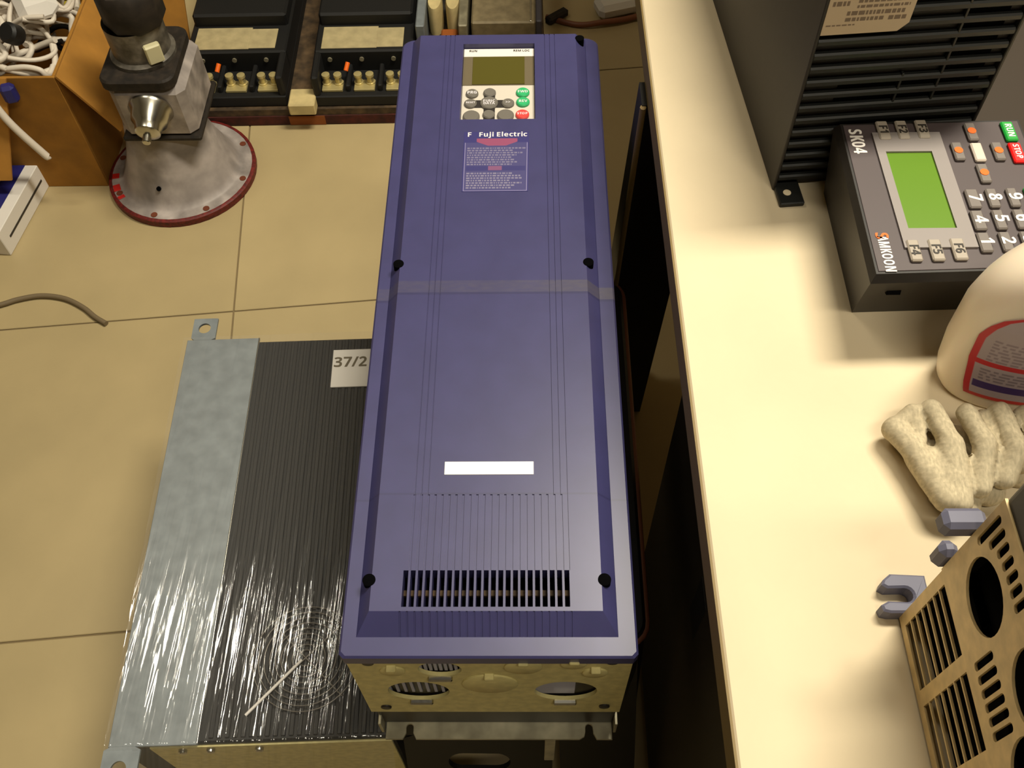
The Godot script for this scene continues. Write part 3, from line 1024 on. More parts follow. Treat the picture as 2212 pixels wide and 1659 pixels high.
# ==================================================================== the tall black drive on the bench
func bench_drive():
	var t := thing("black_drive", "tall black ribbed drive standing at the back of the workbench, with a rating label", "motor drive", at(0.2144, 0.67, 0.0034, 0.0838))
	# local: front face is z = 0, x along it, y up
	var W := 0.1325
	var H := 0.19
	var s := Shape.new()
	s.b(0.0, W, 0.0, H, -0.27, -0.004, 0.0015)
	part("housing", s, M.charcoal, t)
	for x in [-0.0012, W - 0.0012]:
		s = Shape.new()
		s.b(x, x + 0.0024, 0.0, H, -0.27, 0.0012, 0.0006)
		part("side_plate", s, M.charcoal, t)
	# the ribbed front, each rib a bar of its own with open slots between in places
	for k in 16:
		var y := 0.0085 + k * 0.01085
		s = Shape.new()
		s.b(0.0005, W - 0.0005, y, y + 0.0052, -0.004, 0.0008, 0.0012)
		part("rib", s, M.slate, t)
	for q in [[0.026, 0.0655, 0.0735, 0.1005], [0.0675, 0.0925, 0.0735, 0.1005], [0.0935, 0.1235, 0.0735, 0.18]]:
		var y: float = 0.0085 + 0.0052
		while y + 0.0057 < q[3] + 0.001:
			if y > q[2] - 0.004 and y < q[3]:
				s = Shape.new()
				s.b(q[0], q[1], y + 0.0001, y + 0.0056, -0.0041, -0.0034)
				part("air_slot", s, M.hole, t)
			y += 0.01085
	s = Shape.new()
	s.b(0.0927, 0.0943, 0.0735, H - 0.01, -0.003, 0.0004, 0.0003)
	s.b(0.0662, 0.0678, 0.0735, 0.102, -0.003, 0.0004, 0.0003)
	part("upright_bar", s, M.slate, t)
	# foot with a screw hole
	s = Shape.new()
	s.b(0.0, 0.0185, 0.0, 0.0042, -0.004, 0.0195, 0.0008)
	var ft := part("foot", s, M.slate, t)
	s = Shape.new()
	s.disc(at(0.0075, 0.0042, 0.0085), 0.003, 0.0003, 16)
	part("screw_hole", s, M.bench, ft)
	# rating label
	var im := Image.create(160, 120, false, Image.FORMAT_RGB8)
	im.fill(Color(0.74, 0.66, 0.56))
	var rng := RandomNumberGenerator.new()
	rng.seed = 31
	for row in [[6, 60, 150, 10], [22, 70, 150, 7], [34, 70, 150, 6], [48, 10, 40, 10], [46, 55, 150, 7], [58, 55, 150, 6], [70, 40, 145, 9], [84, 40, 110, 8], [84, 118, 150, 9], [98, 8, 60, 3]]:
		var x: int = row[1]
		while x < row[2]:
			var l: int = 4 + rng.randi() % 8
			im.fill_rect(Rect2i(x, row[0], mini(l, row[2] - x), row[3]), Color(0.45, 0.38, 0.32))
			x += l + 2
	s = Shape.new()
	var lx := 0.0568
	var lp := [Vector3(0.001, 0.1375, 0.0013), Vector3(lx - 0.006, 0.1375, 0.0013), Vector3(lx, 0.1435, 0.0013), Vector3(lx, 0.178, 0.0013), Vector3(0.001, 0.178, 0.0013)]
	var luv := []
	for v in lp:
		luv.append(Vector2(v.x / lx, 1.0 - (v.y - 0.1375) / 0.0405))
	s.face(lp, Vector3.BACK, luv)
	for k in 5:
		var j := (k + 1) % 5
		s.face([lp[k], lp[j], lp[j] - Vector3(0, 0, 0.0006), lp[k] - Vector3(0, 0, 0.0006)], ((lp[k] + lp[j]) / 2 - Vector3(0.03, 0.155, 0.001)), [Vector2(0.01, 0.9), Vector2(0.01, 0.9), Vector2(0.01, 0.9), Vector2(0.01, 0.9)])
	part("rating_label", s, picture_mat(im, 0.5), t, "cream printed label, too small to read")

func bench_shade_box():  # added dark block that stands in for the shaded patch of worktop
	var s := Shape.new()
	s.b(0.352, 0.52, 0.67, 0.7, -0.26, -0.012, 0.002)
	single("bench_shade_box", s, mat(Color(0.17, 0.12, 0.05), 0.7), "flat dark brown block added to stand for shade on the bench behind the operator panel, right of the tall black drive", "box")

# ==================================================================== the keypad panel
func control_panel():
	var t := thing("operator_panel", "dark operator panel with a green screen and keys on the workbench", "control panel", at(0, 0.67, 0))
	var y := 0.065
	var s := Shape.new()
	# tapered box
	var lo := [Vector3(0.2515, 0, 0.008), Vector3(0.366, 0, 0.005), Vector3(0.366, 0, 0.118), Vector3(0.2515, 0, 0.1213)]
	var hi := [Vector3(0.2445, y - 0.006, 0.0028), Vector3(0.3742, y - 0.006, 0.0), Vector3(0.3728, y - 0.006, 0.1404), Vector3(0.2426, y - 0.006, 0.1442)]
	var tp := []
	for v in hi:
		tp.append(Vector3(lerpf(v.x, 0.309, 0.04), y, lerpf(v.z, 0.07, 0.04)))
	for k in 4:
		var j := (k + 1) % 4
		var o: Vector3 = (hi[k] + hi[j]) / 2.0 - Vector3(0.309, 0, 0.07)
		o.y = 0
		s.face([lo[k], lo[j], hi[j], hi[k]], o)
		s.face([hi[k], hi[j], tp[j], tp[k]], o + Vector3(0, 0.03, 0))
	s.face(tp, Vector3.UP)
	s.face(lo, Vector3.DOWN)
	part("case", s, M.charcoal, t)
	s = Shape.new()
	s.box(Transform3D(Basis(Vector3.RIGHT, -0.32), Vector3(0.2632, 0.043, 0.1372)), Vector3(0.009, 0.004, 0.003))
	part("front_slot", s, M.hole, t)
	# membrane and grey screen surround
	s = Shape.new()
	var inner := PackedVector2Array()
	for v in tp:
		inner.append(Vector2(lerpf(v.x, 0.309, 0.025), lerpf(v.z, 0.07, 0.025)))
	s.prism(Transform3D(), inner, y - 0.0005, y + 0.0006, 0.0002)
	part("membrane", s, M.panel_dark, t)
	var X := 0.0
	s = Shape.new()
	# surround with a window
	var wx := [0.2665, 0.2722, 0.3032, 0.3128]
	var wz := [0.0165, 0.0352, 0.1052, 0.1215]
	s.relief(wx, wz, func(x: float, z: float) -> float: return NAN if x > 0.2722 and x < 0.3032 and z > 0.0352 and z < 0.1052 else y + 0.0022, y + 0.0005)
	for q in [[0.2665, 0.0165, 0.3128, 0.0165, Vector3(0, 0, -1)], [0.2665, 0.1215, 0.3128, 0.1215, Vector3(0, 0, 1)], [0.2665, 0.0165, 0.2665, 0.1215, Vector3(-1, 0, 0)], [0.3128, 0.0165, 0.3128, 0.1215, Vector3(1, 0, 0)]]:
		s.face([Vector3(q[0], y, q[1]), Vector3(q[2], y, q[3]), Vector3(q[2], y + 0.0022, q[3]), Vector3(q[0], y + 0.0022, q[1])], q[4])
	part("screen_surround", s, M.panel_grey, t)
	s = Shape.new()
	s.b(0.2722, 0.3032, y + 0.0004, y + 0.0008, 0.0352, 0.1052)
	part("display", s, M.lcd_green, t, "lit green screen")
	# keys: [x0, x1, z0, z1, colour, text, size]
	var K := [
		[0.2705, 0.2785, 0.0058, 0.0238, M.panel_key_light, "F1", 0.008], [0.2838, 0.2915, 0.0055, 0.0235, M.panel_key_light, "F2", 0.008], [0.2975, 0.3055, 0.005, 0.0228, M.panel_key_light, "F3", 0.008],
		[0.268, 0.2755, 0.1155, 0.133, M.panel_key_light, "F4", 0.008], [0.2815, 0.2895, 0.1152, 0.1328, M.panel_key_light, "F5", 0.008], [0.2955, 0.304, 0.1145, 0.1322, M.panel_key_light, "F6", 0.008],
		[0.3308, 0.338, 0.0085, 0.0255, M.panel_key, "", 0.0], [0.3172, 0.3243, 0.0275, 0.0443, M.panel_key, "", 0.0], [0.3303, 0.3378, 0.0282, 0.0455, M.panel_key_white, "", 0.0], [0.3442, 0.3512, 0.0278, 0.0447, M.panel_key, "", 0.0], [0.329, 0.3362, 0.0485, 0.0655, M.panel_key, "", 0.0],
		[0.3562, 0.3645, 0.0075, 0.0262, M.panel_green, "RUN", 0.0062], [0.3558, 0.3642, 0.0283, 0.047, M.panel_red, "STOP", 0.0056],
		[0.3155, 0.3237, 0.0718, 0.0885, M.panel_key, "7", 0.012], [0.329, 0.336, 0.0714, 0.088, M.panel_key, "8", 0.012], [0.3425, 0.3492, 0.071, 0.0876, M.panel_key, "9", 0.012],
		[0.3143, 0.3222, 0.0907, 0.1076, M.panel_key, "4", 0.012], [0.3282, 0.3352, 0.0903, 0.1072, M.panel_key, "5", 0.012], [0.3416, 0.3485, 0.09, 0.1068, M.panel_key, "6", 0.012],
		[0.3135, 0.3212, 0.1098, 0.126, M.panel_key, "1", 0.012], [0.3274, 0.3345, 0.1094, 0.1256, M.panel_key, "2", 0.012], [0.3408, 0.3478, 0.109, 0.1252, M.panel_key, "3", 0.012],
		[0.3545, 0.362, 0.0705, 0.0872, M.panel_green, "", 0.0], [0.3538, 0.3612, 0.0895, 0.1063, M.panel_key, "0", 0.012],
	]
	for q in K:
		s = Shape.new()
		s.b(q[0], q[1], y + 0.0004, y + 0.0034, q[2], q[3], 0.0009)
		var k := part("key", s, q[4], t)
		if q[5] != "":
			var m: Material = M.white_print
			if q[4] == M.panel_key_light:
				m = M.dark_print
			flat_text("key_text", q[5], q[6], m, k, Vector3((q[0] + q[1]) / 2 + (0.0012 if q[6] > 0.01 else 0.0), y + 0.0035, (q[2] + q[3]) / 2), -PI / 2)
		elif q[4] == M.panel_key:
			s = Shape.new()
			s.disc(at((q[0] + q[1]) / 2, y + 0.0034, (q[2] + q[3]) / 2), 0.0029, 0.0004, 18)
			part("arrow_mark", s, M.orange, k, "orange mark on the key")
	# lettering that reads down the panel
	flat_text("panel_text", "SK04", 0.0125, M.white_print, t, Vector3(0.2555, y + 0.0008, 0.0235), -PI / 2, 0.85)
	flat_text("panel_text", "S", 0.0115, M.orange, t, Vector3(0.2545, y + 0.0008, 0.1105), -PI / 2, 1.0)
	flat_text("panel_text", "AMKOON", 0.0095, M.white_print, t, Vector3(0.2545, y + 0.0008, 0.1255), -PI / 2, 0.7)

# ==================================================================== the detergent bottle
func along(tbl: Array, h: float) -> float:
	for k in tbl.size() - 1:
		if h <= tbl[k + 1].x:
			return lerpf(tbl[k].y, tbl[k + 1].y, clampf((h - tbl[k].x) / (tbl[k + 1].x - tbl[k].x), 0.0, 1.0))
	return tbl[-1].y

func bottle():
	var t := thing("detergent_bottle", "white plastic detergent bottle with a red edged label on the workbench", "bottle", at(0.3705, 0.67, 0.1765))
	var RX := [Vector2(0.0, 0.069), Vector2(0.002, 0.073), Vector2(0.006, 0.0755), Vector2(0.02, 0.0795), Vector2(0.045, 0.083), Vector2(0.08, 0.084), Vector2(0.09, 0.082), Vector2(0.098, 0.08), Vector2(0.106, 0.0765), Vector2(0.113, 0.0715), Vector2(0.12, 0.064), Vector2(0.127, 0.053), Vector2(0.132, 0.043), Vector2(0.137, 0.032), Vector2(0.142, 0.0245), Vector2(0.147, 0.0215), Vector2(0.152, 0.0205), Vector2(0.17, 0.0205)]
	var RZ := [Vector2(0.0, 0.028), Vector2(0.002, 0.0305), Vector2(0.006, 0.0318), Vector2(0.02, 0.032), Vector2(0.08, 0.0317), Vector2(0.1, 0.0308), Vector2(0.113, 0.029), Vector2(0.127, 0.0258), Vector2(0.137, 0.0228), Vector2(0.147, 0.0208), Vector2(0.152, 0.0205), Vector2(0.17, 0.0205)]
	var pw := 2.25
	var pt := func(a: float, h: float) -> Vector3:
		var l := pow(pow(absf(cos(a)), pw) + pow(absf(sin(a)), pw), -1.0 / pw)
		return Vector3(cos(a) * l * along(RX, h), h, sin(a) * l * along(RZ, h))
	var s := Shape.new()
	var hs := []
	for v in RX:
		hs.append(v.x)
	for k in range(1, 8):
		hs.append(0.02 + 0.0075 * k)
	hs.sort()
	var nr := func(a: float, h: float) -> Vector3:
		var u: Vector3 = pt.call(a + 0.01, h) - pt.call(a - 0.01, h)
		var w: Vector3 = pt.call(a, minf(h + 0.0025, 0.17)) - pt.call(a, maxf(h - 0.0025, 0.0))
		var n := u.cross(w).normalized()
		return n if n.dot(Vector3(cos(a), 0.2, sin(a) * 2.0)) > 0.0 else -n
	var na := 72
	for j in hs.size() - 1:
		for i in na:
			var a0 := TAU * i / na
			var a1 := TAU * (i + 1) / na
			var q := [pt.call(a0, hs[j]), pt.call(a1, hs[j]), pt.call(a1, hs[j + 1]), pt.call(a0, hs[j + 1])]
			var m := [nr.call(a0, hs[j]), nr.call(a1, hs[j]), nr.call(a1, hs[j + 1]), nr.call(a0, hs[j + 1])]
			s.tri(q[0], q[1], q[2], m[0], m[1], m[2])
			s.tri(q[0], q[2], q[3], m[0], m[2], m[3])
	var foot := []
	for i in na:
		foot.append(pt.call(TAU * i / na, 0.0))
	s.face(foot, Vector3.DOWN)
	part("body", s, M.bottle, t)
	s = Shape.new()
	s.lathe(at(0, 0.165, 0), [Vector2(0.0, 0.0), Vector2(0.025, 0.0), Vector2(0.0255, 0.003), Vector2(0.0245, 0.04), Vector2(0.022, 0.043), Vector2(0.0, 0.043)], 32)
	part("cap", s, M.white, t)
	# label, bent round the body; its left edge rises in a curve
	var w := 240
	var h := 200
	var im := Image.create(w, h, false, Image.FORMAT_RGB8)
	im.fill(Color(0.66, 0.6, 0.62))
	var rng := RandomNumberGenerator.new()
	rng.seed = 3
	for row in range(64, 108, 7):
		var x := 14
		while x < w:
			var l: int = 3 + rng.randi() % 10
			im.fill_rect(Rect2i(x, row, l, 4), Color(0.55, 0.49, 0.52))
			x += l + 3
	for row in range(130, 154, 7):
		var x := 12
		while x < w:
			var l: int = 3 + rng.randi() % 10
			im.fill_rect(Rect2i(x, row, l, 4), Color(0.52, 0.47, 0.5))
			x += l + 3
	im.fill_rect(Rect2i(0, 112, w, 10), Color(0.74, 0.14, 0.17))
	im.fill_rect(Rect2i(8, 160, w, 16), Color(0.25, 0.17, 0.4))
	im.fill_rect(Rect2i(110, 176, w, 12), Color(0.72, 0.64, 0.55))
	im.fill_rect(Rect2i(0, 192, w, 8), Color(0.78, 0.22, 0.2))
	for y in 60:
		for x in w:
			var d := Vector2((x - 120) / 85.0, (y - 6) / 46.0).length()
			if d < 1.0:
				im.set_pixel(x, y, Color(0.62, 0.55, 0.6) if d > 0.82 else (Color(0.1, 0.1, 0.35) if d > 0.55 else Color(0.2, 0.42, 0.62)))
	im.fill_rect(Rect2i(0, 0, 6, h), Color(0.74, 0.1, 0.16))
	s = Shape.new()
	var LX := [Vector2(0.014, -0.0665), Vector2(0.019, -0.0685), Vector2(0.026, -0.0705), Vector2(0.05, -0.0755), Vector2(0.07, -0.077), Vector2(0.08, -0.075), Vector2(0.088, -0.07), Vector2(0.094, -0.062), Vector2(0.098, -0.052)]
	var nj := 24
	var ni := 36
	var grid := []
	for j in nj + 1:
		var hh := lerpf(0.098, 0.015, j / float(nj))
		var row := []
		for i in ni + 1:
			var x := lerpf(along(LX, hh), 0.06, i / float(ni))
			var z := along(RZ, hh) * pow(maxf(1.0 - pow(absf(x / along(RX, hh)), pw), 0.0), 1.0 / pw)
			row.append(Vector3(x, hh, z + 0.0008))
		grid.append(row)
	for j in nj:
		for i in ni:
			var q := [grid[j][i], grid[j][i + 1], grid[j + 1][i + 1], grid[j + 1][i]]
			var u := [Vector2(i / float(ni), j / float(nj)), Vector2((i + 1) / float(ni), j / float(nj)), Vector2((i + 1) / float(ni), (j + 1) / float(nj)), Vector2(i / float(ni), (j + 1) / float(nj))]
			s.face(q, Vector3(q[0].x * 0.5, 0.02, 0.05), u)
	part("label", s, picture_mat(im, 0.4), t, "lilac label with red border and dark band")

# ==================================================================== the knitted glove
func glove():
	# a crumpled glove as a field of tapered capsules, meshed as surface nets
	var caps := []
	var add := func(a: Vector3, b: Vector3, ra: float, rb: float): caps.append([a, b, ra, rb])
	var o := Vector3(0, 0.0, 0)
	add.call(Vector3(0.2640, 0.0080, 0.2270), Vector3(0.2720, 0.0080, 0.2400), 0.0085, 0.0085)
	add.call(Vector3(0.2680, 0.0080, 0.2220), Vector3(0.3350, 0.0080, 0.2320), 0.0090, 0.0090)
	add.call(Vector3(0.2545, 0.0170, 0.2235), Vector3(0.2620, 0.0190, 0.2400), 0.0070, 0.0070)
	add.call(Vector3(0.2620, 0.0190, 0.2400), Vector3(0.2685, 0.0190, 0.2580), 0.0070, 0.0070)
	add.call(Vector3(0.2685, 0.0190, 0.2580), Vector3(0.2745, 0.0190, 0.2750), 0.0070, 0.0065)
	add.call(Vector3(0.2740, 0.0080, 0.2360), Vector3(0.3300, 0.0080, 0.2500), 0.0100, 0.0100)
	add.call(Vector3(0.2800, 0.0080, 0.2520), Vector3(0.3050, 0.0080, 0.2620), 0.0100, 0.0100)
	add.call(Vector3(0.2790, 0.0080, 0.2640), Vector3(0.2880, 0.0080, 0.2710), 0.0100, 0.0100)
	add.call(Vector3(0.2535, 0.0150, 0.2235), Vector3(0.2660, 0.0220, 0.2155), 0.0058, 0.0058)
	add.call(Vector3(0.2535, 0.0140, 0.2245), Vector3(0.2620, 0.0170, 0.2385), 0.0058, 0.0058)
	add.call(Vector3(0.2660, 0.0220, 0.2155), Vector3(0.2665, 0.0190, 0.2330), 0.0050, 0.0050)
	add.call(Vector3(0.2752, 0.0270, 0.2165), Vector3(0.2815, 0.0270, 0.2410), 0.0066, 0.0066)
	add.call(Vector3(0.2650, 0.0170, 0.2460), Vector3(0.2735, 0.0200, 0.2735), 0.0085, 0.0085)
	add.call(Vector3(0.2815, 0.0250, 0.2420), Vector3(0.2795, 0.0200, 0.2750), 0.0085, 0.0085)
	add.call(Vector3(0.2720, 0.0170, 0.2470), Vector3(0.2770, 0.0210, 0.2620), 0.0090, 0.0090)
	add.call(Vector3(0.2945, 0.0300, 0.2210), Vector3(0.2990, 0.0310, 0.2430), 0.0062, 0.0062)
	add.call(Vector3(0.2990, 0.0310, 0.2430), Vector3(0.2935, 0.0220, 0.2670), 0.0068, 0.0068)
	add.call(Vector3(0.3050, 0.0250, 0.2220), Vector3(0.3070, 0.0250, 0.2500), 0.0060, 0.0060)
	add.call(Vector3(0.3135, 0.0320, 0.2220), Vector3(0.3155, 0.0330, 0.2470), 0.0068, 0.0068)
	add.call(Vector3(0.3155, 0.0330, 0.2470), Vector3(0.3080, 0.0240, 0.2620), 0.0072, 0.0072)
	add.call(Vector3(0.3215, 0.0220, 0.2240), Vector3(0.3225, 0.0220, 0.2520), 0.0060, 0.0060)
	add.call(Vector3(0.3290, 0.0300, 0.2240), Vector3(0.3320, 0.0320, 0.2460), 0.0075, 0.0075)
	add.call(Vector3(0.3410, 0.0240, 0.2280), Vector3(0.3440, 0.0250, 0.2460), 0.0090, 0.0090)
	var lo := Vector3(0.24, 0.0, 0.2)
	var cell := 0.0017
	var N := Vector3i(70, 26, 54)
	var f := PackedFloat32Array()
	f.resize((N.x + 1) * (N.y + 1) * (N.z + 1))
	var nz := FastNoiseLite.new()
	nz.seed = 8
	nz.frequency = 90.0
	nz.fractal_octaves = 2
	var id := func(i: int, j: int, k: int) -> int: return (i * (N.y + 1) + j) * (N.z + 1) + k
	for i in N.x + 1:
		for j in N.y + 1:
			for k in N.z + 1:
				var p := lo + Vector3(i, j, k) * cell
				var d := 1.0
				for c in caps:
					var ab: Vector3 = c[1] - c[0]
					var h: float = clampf((p - c[0]).dot(ab) / ab.length_squared(), 0.0, 1.0)
					var e: float = (p - c[0] - ab * h).length() - lerpf(c[2], c[3], h)
					var w := clampf(0.5 + 0.5 * (d - e) / 0.0022, 0.0, 1.0)
					d = lerpf(d, e, w) - 0.0022 * w * (1.0 - w)
				d += 0.0006 * nz.get_noise_3d(p.x, p.y, p.z)
				# it rests on the bench
				d = maxf(d, 0.0016 - p.y)
				f[id.call(i, j, k)] = d
	var vid := {}
	var vp := []
	for i in N.x:
		for j in N.y:
			for k in N.z:
				var sum := Vector3.ZERO
				var cnt := 0
				var val := []
				for q in 8:
					val.append(f[id.call(i + (q & 1), j + ((q >> 1) & 1), k + (q >> 2))])
				for e in [[0, 1], [2, 3], [4, 5], [6, 7], [0, 2], [1, 3], [4, 6], [5, 7], [0, 4], [1, 5], [2, 6], [3, 7]]:
					var a: float = val[e[0]]
					var b: float = val[e[1]]
					if (a < 0.0) != (b < 0.0):
						var tt := a / (a - b)
						var pa := Vector3(e[0] & 1, (e[0] >> 1) & 1, e[0] >> 2)
						var pb := Vector3(e[1] & 1, (e[1] >> 1) & 1, e[1] >> 2)
						sum += pa.lerp(pb, tt)
						cnt += 1
				if cnt > 0:
					vid[Vector3i(i, j, k)] = vp.size()
					vp.append(lo + (Vector3(i, j, k) + sum / cnt) * cell)
	var grad := func(p: Vector3) -> Vector3:
		var g := (p - lo) / cell
		var i := clampi(int(g.x), 1, N.x - 1)
		var j := clampi(int(g.y), 1, N.y - 1)
		var k := clampi(int(g.z), 1, N.z - 1)
		return Vector3(f[id.call(i + 1, j, k)] - f[id.call(i - 1, j, k)], f[id.call(i, j + 1, k)] - f[id.call(i, j - 1, k)], f[id.call(i, j, k + 1)] - f[id.call(i, j, k - 1)]).normalized()
	var vn := []
	for p in vp:
		vn.append(grad.call(p))
	var s := Shape.new()
	for i in range(1, N.x):
		for j in range(1, N.y):
			for k in range(1, N.z):
				var a: float = f[id.call(i, j, k)]
				for ax in 3:
					var st := Vector3i.ZERO
					st[ax] = 1
					var b: float = f[id.call(i + st.x, j + st.y, k + st.z)]
					if (a < 0.0) == (b < 0.0):
						continue
					var u := Vector3i.ZERO
					u[(ax + 1) % 3] = 1
					var v := Vector3i.ZERO
					v[(ax + 2) % 3] = 1
					var c := Vector3i(i, j, k)
					var q := [vid.get(c - u - v, -1), vid.get(c - v, -1), vid.get(c, -1), vid.get(c - u, -1)]
					if q.has(-1):
						continue
					s.tri(vp[q[0]], vp[q[1]], vp[q[2]], vn[q[0]], vn[q[1]], vn[q[2]])
					s.tri(vp[q[0]], vp[q[2]], vp[q[3]], vn[q[0]], vn[q[2]], vn[q[3]])
	var g := single("work_glove", s, M.knit, "crumpled cream knitted work glove in front of the bottle", "glove")
	g.position = Vector3(0, 0.6688, 0)

# ==================================================================== the small drive at the lower right
func pill(parent: Node3D, y0: float, y1: float, z0: float, z1: float, round_ends := true):
	# cuts through a plate that faces -x
	var c := CSGBox3D.new()
	c.operation = CSGShape3D.OPERATION_SUBTRACTION
	c.material = M.tan_plate
	c.name = "cut"
	var r := (z1 - z0) / 2.0
	var along := y1 - y0
	c.size = Vector3(0.02, along - (2 * r if round_ends else 0.0), z1 - z0)
	c.position = Vector3(0, (y0 + y1) / 2, (z0 + z1) / 2)
	parent.add_child(c, true)
	if round_ends:
		for y in [y0 + r, y1 - r]:
			var k := CSGCylinder3D.new()
			k.operation = CSGShape3D.OPERATION_SUBTRACTION
			k.material = M.tan_plate
			k.name = "cut"
			k.radius = r
			k.height = 0.02
			k.sides = 12
			k.rotation.z = PI / 2
			parent.add_child(k, true)
			k.position = Vector3(0, y, (z0 + z1) / 2)

func small_drive():
	var t := thing("small_drive", "small drive with tan vented end plates in the lower right corner of the workbench", "motor drive", at(0.2367, 0.672, 0.3399))
	# local: end face x = 0, y up, z towards the viewer
	var L := 0.148
	var s := Shape.new()
	s.b(0.012, 0.2, 0.0, 0.0695, 0.0, L, 0.001)
	part("heat_sink", s, M.hole, t)
	s = Shape.new()
	s.b(0.016, 0.2, 0.0705, 0.149, 0.0, L, 0.001)
	part("body", s, M.hole, t)
	for z in [-0.0005, L - 0.0015]:
		s = Shape.new()
		s.b(0.002, 0.2, 0.0, 0.149, z, z + 0.002)
		part("side_wall", s, M.slate, t)
	s = Shape.new()
	s.prism(Transform3D(), rrect(0.0, -0.001, 0.2, L + 0.001, 0.004), 0.1495, 0.176, 0.004)
	part("top_cover", s, M.slate, t, "dark grey top cover")
	# lower plate with two grilles of long slots
	var p := CSGBox3D.new()
	p.name = "vent_plate"
	p.size = Vector3(0.0012, 0.0695, L)
	p.material = M.tan_plate
	t.add_child(p)
	p.position = Vector3(0.0006, 0.0348, L / 2)
	var holder := Node3D.new()
	for g in [[0.0068, 0.0426], [0.0508, 0.0866], [0.095, 0.131]]:
		for k in 7:
			var y := 0.0072 + k * 0.00885
			pill(p, y - 0.0006 - 0.0348, y + 0.0070 - 0.0348, g[0] - L / 2, g[1] - L / 2, false)
	holder.free()
	# upper plate with round openings and short slots
	var q := CSGBox3D.new()
	q.name = "gland_plate"
	q.size = Vector3(0.0014, 0.0785, L)
	q.material = M.tan_plate
	t.add_child(q)
	var cy := 0.11
	q.position = Vector3(-0.0003, cy, L / 2)
	for c in [[0.0285, 0.1065, 0.0182], [0.0765, 0.126, 0.0175], [0.108, 0.1045, 0.0182]]:
		var k := CSGCylinder3D.new()
		k.operation = CSGShape3D.OPERATION_SUBTRACTION
		k.material = M.tan_plate
		k.name = "opening"
		k.radius = c[2]
		k.height = 0.02
		k.sides = 32
		k.rotation.z = PI / 2
		q.add_child(k, true)
		k.position = Vector3(0, c[1] - cy, c[0] - L / 2)
	for c in [[0.0055, 0.1145, 0.1415], [0.0118, 0.1238, 0.1415], [0.0182, 0.1285, 0.1415], [0.0246, 0.1297, 0.1418], [0.031, 0.1302, 0.142], [0.0372, 0.1298, 0.142], [0.0436, 0.1296, 0.142], [0.0528, 0.079, 0.1005], [0.0593, 0.079, 0.1005], [0.0656, 0.079, 0.1005], [0.0718, 0.079, 0.1005], [0.078, 0.0792, 0.1008], [0.0844, 0.0792, 0.1008]]:
		var n: float = c[0]
		# slots run up the plate
		var bx := 0.0021
		var cc := CSGBox3D.new()
		cc.operation = CSGShape3D.OPERATION_SUBTRACTION
		cc.material = M.tan_plate
		cc.name = "cut"
		cc.size = Vector3(0.02, c[2] - c[1] - 2 * bx, 2 * bx)
		q.add_child(cc, true)
		cc.position = Vector3(0, (c[1] + c[2]) / 2 - cy, n - L / 2)
		for yy in [c[1] + bx, c[2] - bx]:
			var k := CSGCylinder3D.new()
			k.operation = CSGShape3D.OPERATION_SUBTRACTION
			k.material = M.tan_plate
			k.name = "cut"
			k.radius = bx
			k.height = 0.02
			k.sides = 12
			k.rotation.z = PI / 2
			q.add_child(k, true)
			k.position = Vector3(0, yy - cy, n - L / 2)
	# mounting foot with an open notch, and two clips on the far side
	s = Shape.new()
	var ft := PackedVector2Array([Vector2(0.0165, 0.0), Vector2(0.0165, -0.022), Vector2(-0.003, -0.023), Vector2(-0.0075, -0.0195), Vector2(-0.009, -0.0165), Vector2(-0.006, -0.0145)])
	for k in 9:
		var a := -PI / 2 + PI * k / 8.0
		ft.append(Vector2(0.0035 + 0.0042 * cos(a), -0.0105 + 0.0042 * sin(a)))
	ft.append_array([Vector2(-0.007, -0.0068), Vector2(-0.0115, -0.0045), Vector2(-0.0108, -0.001), Vector2(-0.007, 0.0)])
	s.prism(Transform3D(), ft, -0.002, 0.009, 0.0012)
	part("mounting_foot", s, M.blue_grey, t, "blue grey foot with an open notch")
	s = Shape.new()
	s.b(-0.0055, 0.004, 0.068, 0.086, -0.01, -0.001, 0.003)
	part("clip", s, M.blue_grey, t)
	s = Shape.new()
	s.b(-0.0145, 0.006, 0.105, 0.1175, -0.012, -0.0012, 0.0025)
	part("clip", s, M.blue_grey, t)

